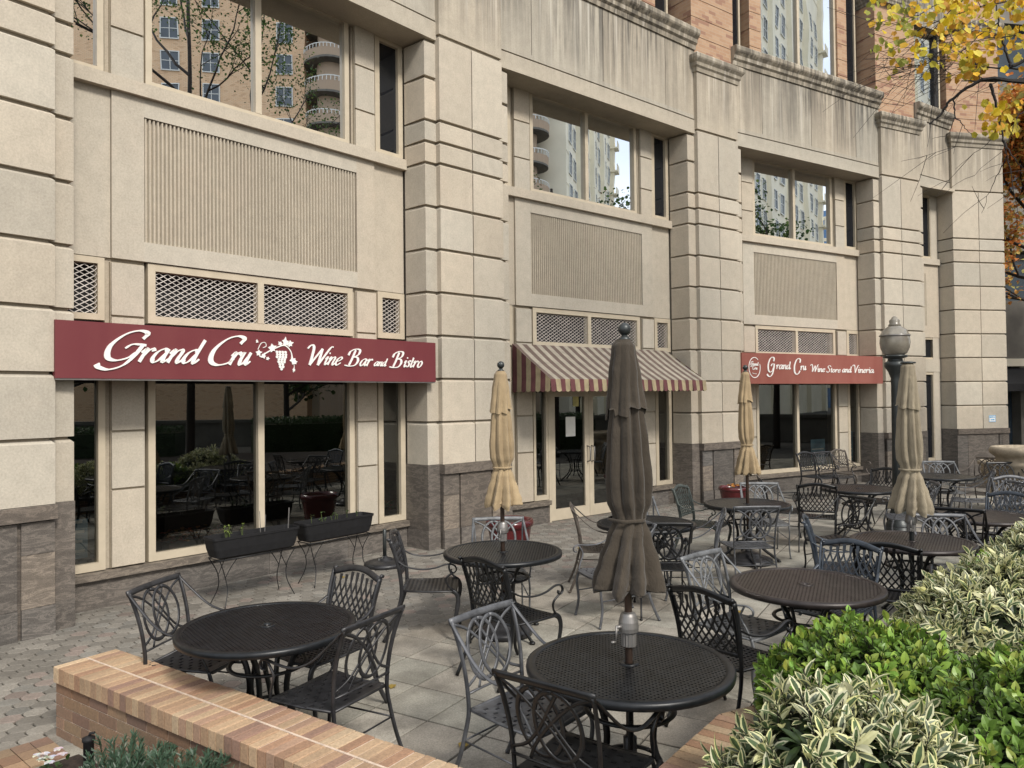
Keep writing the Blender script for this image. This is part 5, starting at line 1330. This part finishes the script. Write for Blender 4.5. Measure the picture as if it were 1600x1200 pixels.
tree('maple_tree','orange autumn tree glimpsed beyond the right end of the building',16.4,22.6,13.5,5.2,OR,22000,95,.13,.17,.22,group=None,limbs=10)

# yellow linden reaching in at the top right
o=empty('linden_tree',(6.6,4.4,0),0,'tree with dark bare twigs and yellow autumn leaves reaching in at the top right','tree'); ox=Vector((6.6,4.4,0))
def S(px,py,D): return Vector(((px-800)/1177.3*D+.0,D,2.1525+(619-.0113*(px-800)-py)/1177.3*D))-ox
T=MB(); T.tube(cat([(0,0,-.1),(.05,0,1.5),(0,.05,3.2),(.1,0,5.0),(.05,.1,7.0)],5),.17,n=12,taper=(1,.4)); T.build('trunk',M['bark'],o,smooth=True)
B=MB(); rs=random.Random(5); Lw=MB(); tipl=[]
BRN=[([(0,0,3.3),S(1760,150,4.9),S(1600,122,4.95),S(1545,120,5.0),S(1500,148,5.05),S(1478,175,5.1),S(1462,188,5.1)],.019),
([S(1640,118,4.95),S(1560,121,5.0),S(1512,122,5.05)],.013),([S(1660,105,4.9),S(1600,103,5.0),S(1545,100,5.1),S(1520,97,5.1)],.009),
([S(1700,40,4.8),S(1600,95,4.9),S(1590,90,4.9),S(1580,60,4.9),S(1573,25,4.9),S(1568,-20,4.9)],.012),
([S(1558,125,5.0),S(1563,150,5.0),S(1570,180,5.0),S(1576,215,5.0),S(1582,240,5.0)],.011),
([S(1500,148,5.05),S(1502,175,5.05),S(1512,190,5.05),S(1528,208,5.05)],.006),([S(1500,180,5.05),S(1490,205,5.1),S(1465,212,5.1)],.0035),
([S(1545,100,5.1),S(1500,70,5.2),S(1460,92,5.3),S(1400,130,5.4)],.0035),([S(1600,50,4.9),S(1530,60,5.1),S(1470,95,5.2),S(1420,150,5.3)],.0035),
([S(1720,-30,4.9),S(1600,-6,5.0),S(1520,10,5.1),S(1440,45,5.3),S(1380,90,5.4)],.006),([S(1600,-20,5.1),S(1500,-10,5.2),S(1440,20,5.2),S(1370,40,5.3)],.005),
([S(1540,-30,5.0),S(1480,30,5.1),S(1440,80,5.3),S(1420,160,5.4)],.004),([S(1520,20,5.1),S(1505,60,5.1),S(1490,120,5.1)],.003),
([S(1573,30,4.9),S(1540,50,5.0),S(1515,75,5.1),S(1480,90,5.1)],.004),([S(1582,240,5.0),S(1560,280,5.1),S(1540,330,5.2)],.004),([S(1582,240,5.0),S(1592,300,5.0),S(1600,350,5.0)],.004),
([S(1576,215,5.0),S(1590,240,4.9),S(1610,262,4.9)],.005),([S(1570,190,5.0),S(1555,215,5.1),S(1500,260,5.2)],.0035),([S(1660,180,4.9),S(1610,170,5.0),S(1590,200,5.0),S(1570,262,5.1)],.005)]
for pts,r in BRN:
    c=cat(pts,6); c=[p_+Vector((rs.uniform(-1,1),rs.uniform(-1,1),rs.uniform(-1,1)))*.006 for p_ in c]; B.tube(c,r,n=6,taper=(1,.25)); tipl.append((c,r))
for q in range(330):
    c,r=rs.choice(tipl); k=rs.randint(len(c)//3,len(c)-1); p=c[k]; d=Vector((-rs.uniform(.1,1),rs.uniform(-.4,.4),rs.uniform(-.55,.25))).normalized(); ln=rs.uniform(.12,.5); pts=[p]
    if (p.x+6.6)/(p.y+4.4)<.50: continue
    if p.z+0>4.35 or rs.random()<.25:
        for i in range(4): d=(d+Vector((rs.uniform(-.15,.15),rs.uniform(-.2,.2),rs.uniform(-.2,.1)))).normalized(); p=p+d*ln/4; pts.append(p)
        B.tube(pts,.0022,n=4,taper=(1,.5),cap=False)
        for pp in pts[2:]: 
            if rs.random()<.16: tipl.append(([pp,pp,pp],.002))
B.build('branches',M['barkk'],o)
HEART=([(0,0,0),(.02,-.030,.004),(.05,-.036,.004),(.075,0,-.012),(.05,.036,.004),(.02,.030,.004),(.035,0,-.006),(-.008,-.016,.002),(-.008,.016,.002)],[(0,7,1,6),(1,2,6),(2,3,6),(3,4,6),(4,5,6),(5,8,0,6)],[0]*6)
for q in range(900):
    r=rs.random()
    if r<.50: px=rs.uniform(1480,1680); py=rs.triangular(-60,120,0)
    elif r<.78: px=rs.uniform(1360,1520); py=rs.triangular(-40,130,10)*(1 if rs.random()<.8 else 1.1)
    elif r<.90: px=rs.gauss(1568,16); py=rs.uniform(150,205)
    else: px=rs.gauss(1530,14); py=rs.gauss(90,14)
    D=rs.uniform(4.7,5.5); c=rs.choice(YE); g=rs.uniform(.6,1.15)
    if px<1440 and rs.random()<.55: c=(.36,.38,.08)
    if px<1366: continue
    put_leaf(Lw,HEART,S(px,py,D),Vector((rs.uniform(-.7,.7),rs.uniform(-.7,.7),-rs.uniform(.2,1))),Vector((rs.uniform(-.8,.8),-1,rs.uniform(-.2,.8))),rs.uniform(.32,.78),tuple(k_*g for k_ in c))
Lw.build('crown',M['leafdry'],o,color=True)
# fallen leaves
m=MB(); 
for (x,y) in [(-2.05,9.0),(.2,5.0),(-.30,4.65),(1.2,6.1),(-1.7,6.9),(2.2,7.4),(-.9,5.6),(3.4,8.4),(-2.6,6.4),(.9,10.5),(1.9,11.3),(-.6,8.2),(-1.95,7.2),(.55,6.1),(-.72,4.55)]:
    o=empty('fallen_leaf',(x,y,GZ+.012),rnd(0,6),'dry yellow leaf lying on the patio paving','leaf','fallen leaves on the paving'); q=MB(); put_leaf(q,HEART,Vector((0,0,0)),Vector((1,0,.05)),Vector((0,0,1)),rnd(.7,1.0),(.42,.30,.08)); q.build('blade',M['leafdry'],o,color=True)

# ------------------------------------------------------------------ buildings across the plaza (seen in the mirror glass) and at the far right
def facade(o,off,fr,name,x0,x1,zs,cols,ww,wh,mat='farwin'):
    wm=MB(); wm.box((-ww/2,-.12,0),(ww/2,.0,wh)); gl=None
    for z in zs:
        for x in cols:
            b=MB(); t=.09
            for a,c in (((x-ww/2-t,-.05,z-t),(x-ww/2,.12,z+wh+t)),((x+ww/2,-.05,z-t),(x+ww/2+t,.12,z+wh+t)),((x-ww/2,-.05,z-t),(x+ww/2,.14,z)),((x-ww/2,-.05,z+wh),(x+ww/2,.12,z+wh+t)),((x-.03,-.02,z),(x+.03,.09,z+wh)),((x-ww/2,-.02,z+wh*.5-.03),(x+ww/2,.08,z+wh*.5+.03))): b.box(a,c,fr)
            w_=b.build('window',M['trim'],o,off=off)
            g=MB(); g.add([fr(x-ww/2,.05,z),fr(x+ww/2,.05,z),fr(x+ww/2,.05,z+wh),fr(x-ww/2,.05,z+wh)],[(0,1,2,3)]); g.build('pane',M[mat],w_,off=off)
off=(57,-12,0); o=empty('apartment_tower',off,0,'tan brick apartment block with white windows and round balconies, mirrored in the upper windows','building')
mb=MB(); uv=[]; fr=lambda x,w,z:(57-w,-x,z)      # x = -Y, faces -X
uvbox(mb,uv,(-.2,-14,0),(30,0,46),fr); build_uv(mb,uv,'wall',M['farbrick'],o,off)
facade(o,off,fr,'',0,0,[8+2.95*i for i in range(11)],[1.6,8.0,11.6,17],1.35,1.7)
tw=MB(); uvv=[]; n=24; cy=2.4; rr=2.3
tw.lathe([(rr-1.1,0),(rr-1.1,46)],n,(57.6,cy,0)); tw.build('balcony_core',M['farbrick'],o,off=off)
for i in range(14):
    z=6.2+2.95*i
    b=MB(); b.lathe([(rr-1.0,z-.18),(rr,z-.18),(rr,z+.0),(rr-.02,z)],n,(57.6,cy,0)); s=b.build('balcony_slab',M['concrete'],o,off=off)
    b=MB(); b.lathe([(rr,z),(rr+.02,z+.75),(rr-.12,z+.75),(rr-.12,z)],n,(57.6,cy,0),cap=False); b.build('balcony_parapet',M['farbrick'],s,off=off)
    b=MB(); b.lathe([(rr,z+1.1),(rr+.03,z+1.1),(rr+.03,z+1.18),(rr,z+1.18)],n,(57.6,cy,0),cap=False)
    for j in range(40):
        a=2*pi*j/40; b.box((57.6+rr*cos(a)-.03,cy+rr*sin(a)-.03,z+.75),(57.6+rr*cos(a)+.03,cy+rr*sin(a)+.03,z+1.12))
    b.build('balcony_railing',M['trim'],s,off=off)
off=(60,5.5,0); o=empty('pale_apartment_block',off,0,'long cream apartment block with vertical rows of windows, mirrored in the upper windows','building')
an=math.atan2(2.6,32); fr=lambda x,w,z:(59.5+cos(an)*x-sin(an)*w,6.1+sin(an)*x+cos(an)*w,z)
m=MB(); m.box((0,-12,0),(31,0,58),fr)
for i in range(17): m.box((0,-.02,4+3.1*i),(31,.05,4.12+3.1*i),fr)
for x in (6.2,14,22,30.4): m.box((x-.5,0,0),(x+.5,.5,58),fr)
m.build('wall',M['farstone'],o,off=off)
facade(o,off,fr,'',0,0,[8.6+3.1*i for i in range(13)],[2,4.4,8.8,11.4,17,20,25,28],1.3,1.9)
for i in range(13):
    b=MB(); b.box((29.6,-.5,7.4+3.1*i),(31.4,1.0,7.6+3.1*i),fr); b.box((29.6,.9,7.6+3.1*i),(31.4,1.0,8.4+3.1*i),fr); b.build('balcony',M['farstone'],o,off=off)
off=(118,9,0); o=empty('blue_glass_tower',off,0,'distant blue glass office block mirrored in the third upper window','building')
m=MB(); m.box((112,3,0),(128,12.6,30)); m.build('glass_wall',M['bluebld'],o,off=off)
m=MB()
for i in range(9): m.box((111.9,2.9,3+3.2*i),(128,12.7,3.5+3.2*i))
m.build('floor_bands',M['farstone'],o,off=off)
def hedge(x0,y0,x1,y1,h,w,label,seed):
    rs=random.Random(seed); o=empty('clipped_hedge',((x0+x1)/2,(y0+y1)/2,0),0,label,'hedge','hedges across the plaza'); m=MB(); L=math.hypot(x1-x0,y1-y0); ux,uy=(x1-x0)/L,(y1-y0)/L
    for i in range(int(L*620)):
        t=rs.uniform(-L/2,L/2); q=rs.uniform(-w,w); z=h*(1-.15*rs.random()) if rs.random()<.5 else rs.uniform(0,h); q=q if z>h*.8 else (w if rs.random()<.5 else -w)*rs.uniform(.8,1.05)
        g=rs.uniform(.5,1.3); put_leaf(m,GRN,Vector((ux*t-uy*q,uy*t+ux*q,z)),Vector((rs.uniform(-1,1),rs.uniform(-1,1),rs.uniform(0,1))),Vector((0,0,1)),2.0,(.05*g,.10*g,.03*g))
    b=MB(); b.box((-L/2,-w*.85,0),(L/2,w*.85,h*.85),lambda x,y,z:(ux*x-uy*y,uy*x+ux*y,z),(.03,.055,.02)); m.build('foliage',M['leaf'],o,color=True); b.build('inner_growth',M['leaf'],o,color=True)
hedge(13,-8,13.5,3,1.3,.7,'long clipped hedge across the plaza mirrored in the wine bar window',200); hedge(15,5,17.5,12,1.5,.7,'clipped hedge across the plaza mirrored in the entrance doors',201)
# low pale wall across the plaza
o=empty('plaza_wall',(24,0,0),0,'low grey wall across the plaza mirrored in the shop windows','wall'); m=MB(); m.box((24,-30,0),(24.4,20,1.1)); m.box((23.9,-30,1.1),(24.5,20,1.25)); m.build('wall',M['concrete'],o,off=(24,0,0))
# building at the right end of the view
off=(22,27,0); o=empty('corner_shop_building',off,0,'grey precast building with ribbon windows and a dark shop awning beyond the end pier','building')
m=MB()
fr=lambda x,w,z:(14.0+x*.98+w*.17,26.2+x*.17-w*.98,z)
for z0,z1 in ((-.1,.15),(3.3,4.0),(4.0,5.4),(7.2,9.4),(11.6,13.4),(15.4,18)): m.box((0,-9,z0),(18,0,z1),fr)
m.build('wall',M['concrete'],o,off=off)
m=MB(); m.box((0,-8,0),(18,-.35,17.5),fr); m.build('ribbon_windows',M['farwin'],o,off=off)
m=MB(); m.box((0,-.3,3.05),(18,.12,3.32),fr); m.build('stone_band',M['farstone'],o,off=off)
for x0_,x1_ in ((0,1.55),(4.2,4.6)): m=MB(); m.box((x0_,-.34,0),(x1_,.05,3.05),fr); m.build('shop_pier',M['concrete'],o,off=off)
c=fr(3.6,.6,2.3); a=empty('shop_awning',c,0,'black shop awning with a white tree emblem at the far right','awning')
m=MB(); m.add([fr(1.4,.02,3.0),fr(8,.02,3.0),fr(8,.95,2.42),fr(1.4,.95,2.42)],[(0,1,2,3)]); m.add([fr(1.4,.95,2.42),fr(8,.95,2.42),fr(8,.97,2.16),fr(1.4,.97,2.16)],[(0,1,2,3)]); m.add([fr(1.4,.02,3.0),fr(1.4,.95,2.42),fr(1.4,.97,2.16),fr(1.4,.02,2.16)],[(0,1,2,3)]); m.build('canopy',M['plastic'],a,off=c)
m=MB()
fs_=lambda u,w,z:fr(u,.5+w-(z-2.7)*1.6,z)
for u,z,r in ((2.35,2.66,.14),(2.2,2.60,.11),(2.5,2.62,.11),(2.62,2.72,.12),(2.48,2.80,.12),(2.3,2.74,.09)): grape_leaf(m,fs_,u,z,r,u*7,.01)
m.build('tree_emblem',M['white'],a,off=c)
m=MB(); fv=lambda u,w,z:fr(u,.975+w,z)
x=1.80
def caps(mb,ff,text,x,z,h,w,t=.012):
    SEG={'P':[((0,0),(0,1)),((0,1),(.6,.95)),((.6,.95),(.6,.55)),((.6,.55),(0,.5))],'A':[((0,0),(.35,1)),((.35,1),(.7,0)),((.15,.35),(.55,.35))],'S':[((.6,.9),(.1,.95)),((.1,.95),(.05,.6)),((.05,.6),(.6,.4)),((.6,.4),(.55,.05)),((.55,.05),(0,.05))],'T':[((0,1),(.7,1)),((.35,1),(.35,0))],'R':[((0,0),(0,1)),((0,1),(.6,.95)),((.6,.95),(.6,.55)),((.6,.55),(0,.5)),((.2,.5),(.65,0))],'I':[((.1,0),(.1,1))],'E':[((0,0),(0,1)),((0,1),(.55,1)),((0,.5),(.5,.5)),((0,0),(.55,0))]}
    for ch in text:
        for k_,((a,b),(c_,d)) in enumerate(SEG[ch]):
            p=Vector((a,b))*h*.8;q=Vector((c_,d))*h; p=Vector((x+a*h*.8,z+b*h));q=Vector((x+c_*h*.8,z+d*h)); dd=(q-p).normalized(); n_=Vector((-dd.y,dd.x))*t
            e=.002+k_*.0004; mb.add([ff(p.x-n_.x,e,p.y-n_.y),ff(q.x-n_.x,e,q.y-n_.y),ff(q.x+n_.x,e,q.y+n_.y),ff(p.x+n_.x,e,p.y+n_.y)],[(0,1,2,3)])
        x+=h*(.4 if ch=='I' else .82)
caps(m,fv,'PASTRIES',1.98,2.22,.13,0); m.build('lettering',M['white'],a,off=c)

# ------------------------------------------------------------------ world, sun, camera
w=bpy.data.worlds.new('World'); SC.world=w; w.use_nodes=True; nt=w.node_tree; bg=nt.nodes['Background']
sky=nt.nodes.new('ShaderNodeTexSky'); sky.sky_type='NISHITA'; sky.sun_disc=False; EL,AZ=R(42),R(-58)
sky.sun_elevation=EL; sky.air_density=1.0; sky.dust_density=2.0; sky.ozone_density=1.0
dv=Vector((cos(AZ)*cos(EL),sin(AZ)*cos(EL),sin(EL)))
sky.sun_rotation=math.atan2(dv.x,dv.y)
tc=nt.nodes.new('ShaderNodeTexCoord'); mp=nt.nodes.new('ShaderNodeMapping'); mp.inputs['Scale'].default_value=(1,1,2.2); nz=nt.nodes.new('ShaderNodeTexNoise'); nz.inputs['Scale'].default_value=1.6; nz.inputs['Detail'].default_value=6
rp=nt.nodes.new('ShaderNodeValToRGB'); rp.color_ramp.elements[0].position=.36; rp.color_ramp.elements[1].position=.62; rp.color_ramp.elements[0].color=(.35,.35,.35,1); rp.color_ramp.elements[1].color=(.88,.88,.88,1)
mx=nt.nodes.new('ShaderNodeMix'); mx.data_type='RGBA'; mx.inputs[7].default_value=(7.6,7.7,7.8,1)
nt.links.new(tc.outputs['Generated'],mp.inputs[0]); nt.links.new(mp.outputs[0],nz.inputs['Vector']); nt.links.new(nz.outputs[0],rp.inputs[0]); nt.links.new(rp.outputs[0],mx.inputs[0]); nt.links.new(sky.outputs[0],mx.inputs[6]); nt.links.new(mx.outputs[2],bg.inputs[0])
bg.inputs[1].default_value=.13
sl=bpy.data.lights.new('sun','SUN'); sl.energy=2.3; sl.angle=R(11); sl.color=(1,.945,.865); so=bpy.data.objects.new('sun',sl); COL.objects.link(so); so.rotation_euler=(-dv).to_track_quat('-Z','Y').to_euler()
cd=bpy.data.cameras.new('camera'); cd.sensor_width=36; cd.lens=36*1177.3/1600; cd.clip_end=600; cd.clip_start=.05
co=bpy.data.objects.new('camera',cd); COL.objects.link(co)
co.matrix_world=Matrix.Translation((0,0,2.1525))@Matrix.Rotation(pi/2+R(1.001),4,'X')@Matrix.Rotation(-R(.649),4,'Z'); SC.camera=co
SC.view_settings.view_transform='Standard'; SC.view_settings.look='None'; SC.view_settings.exposure=.63; SC.view_settings.gamma=1
SC.cycles.max_bounces=6; SC.cycles.transparent_max_bounces=12; SC.cycles.use_denoising=True; SC.cycles.caustics_reflective=False; SC.cycles.caustics_refractive=False
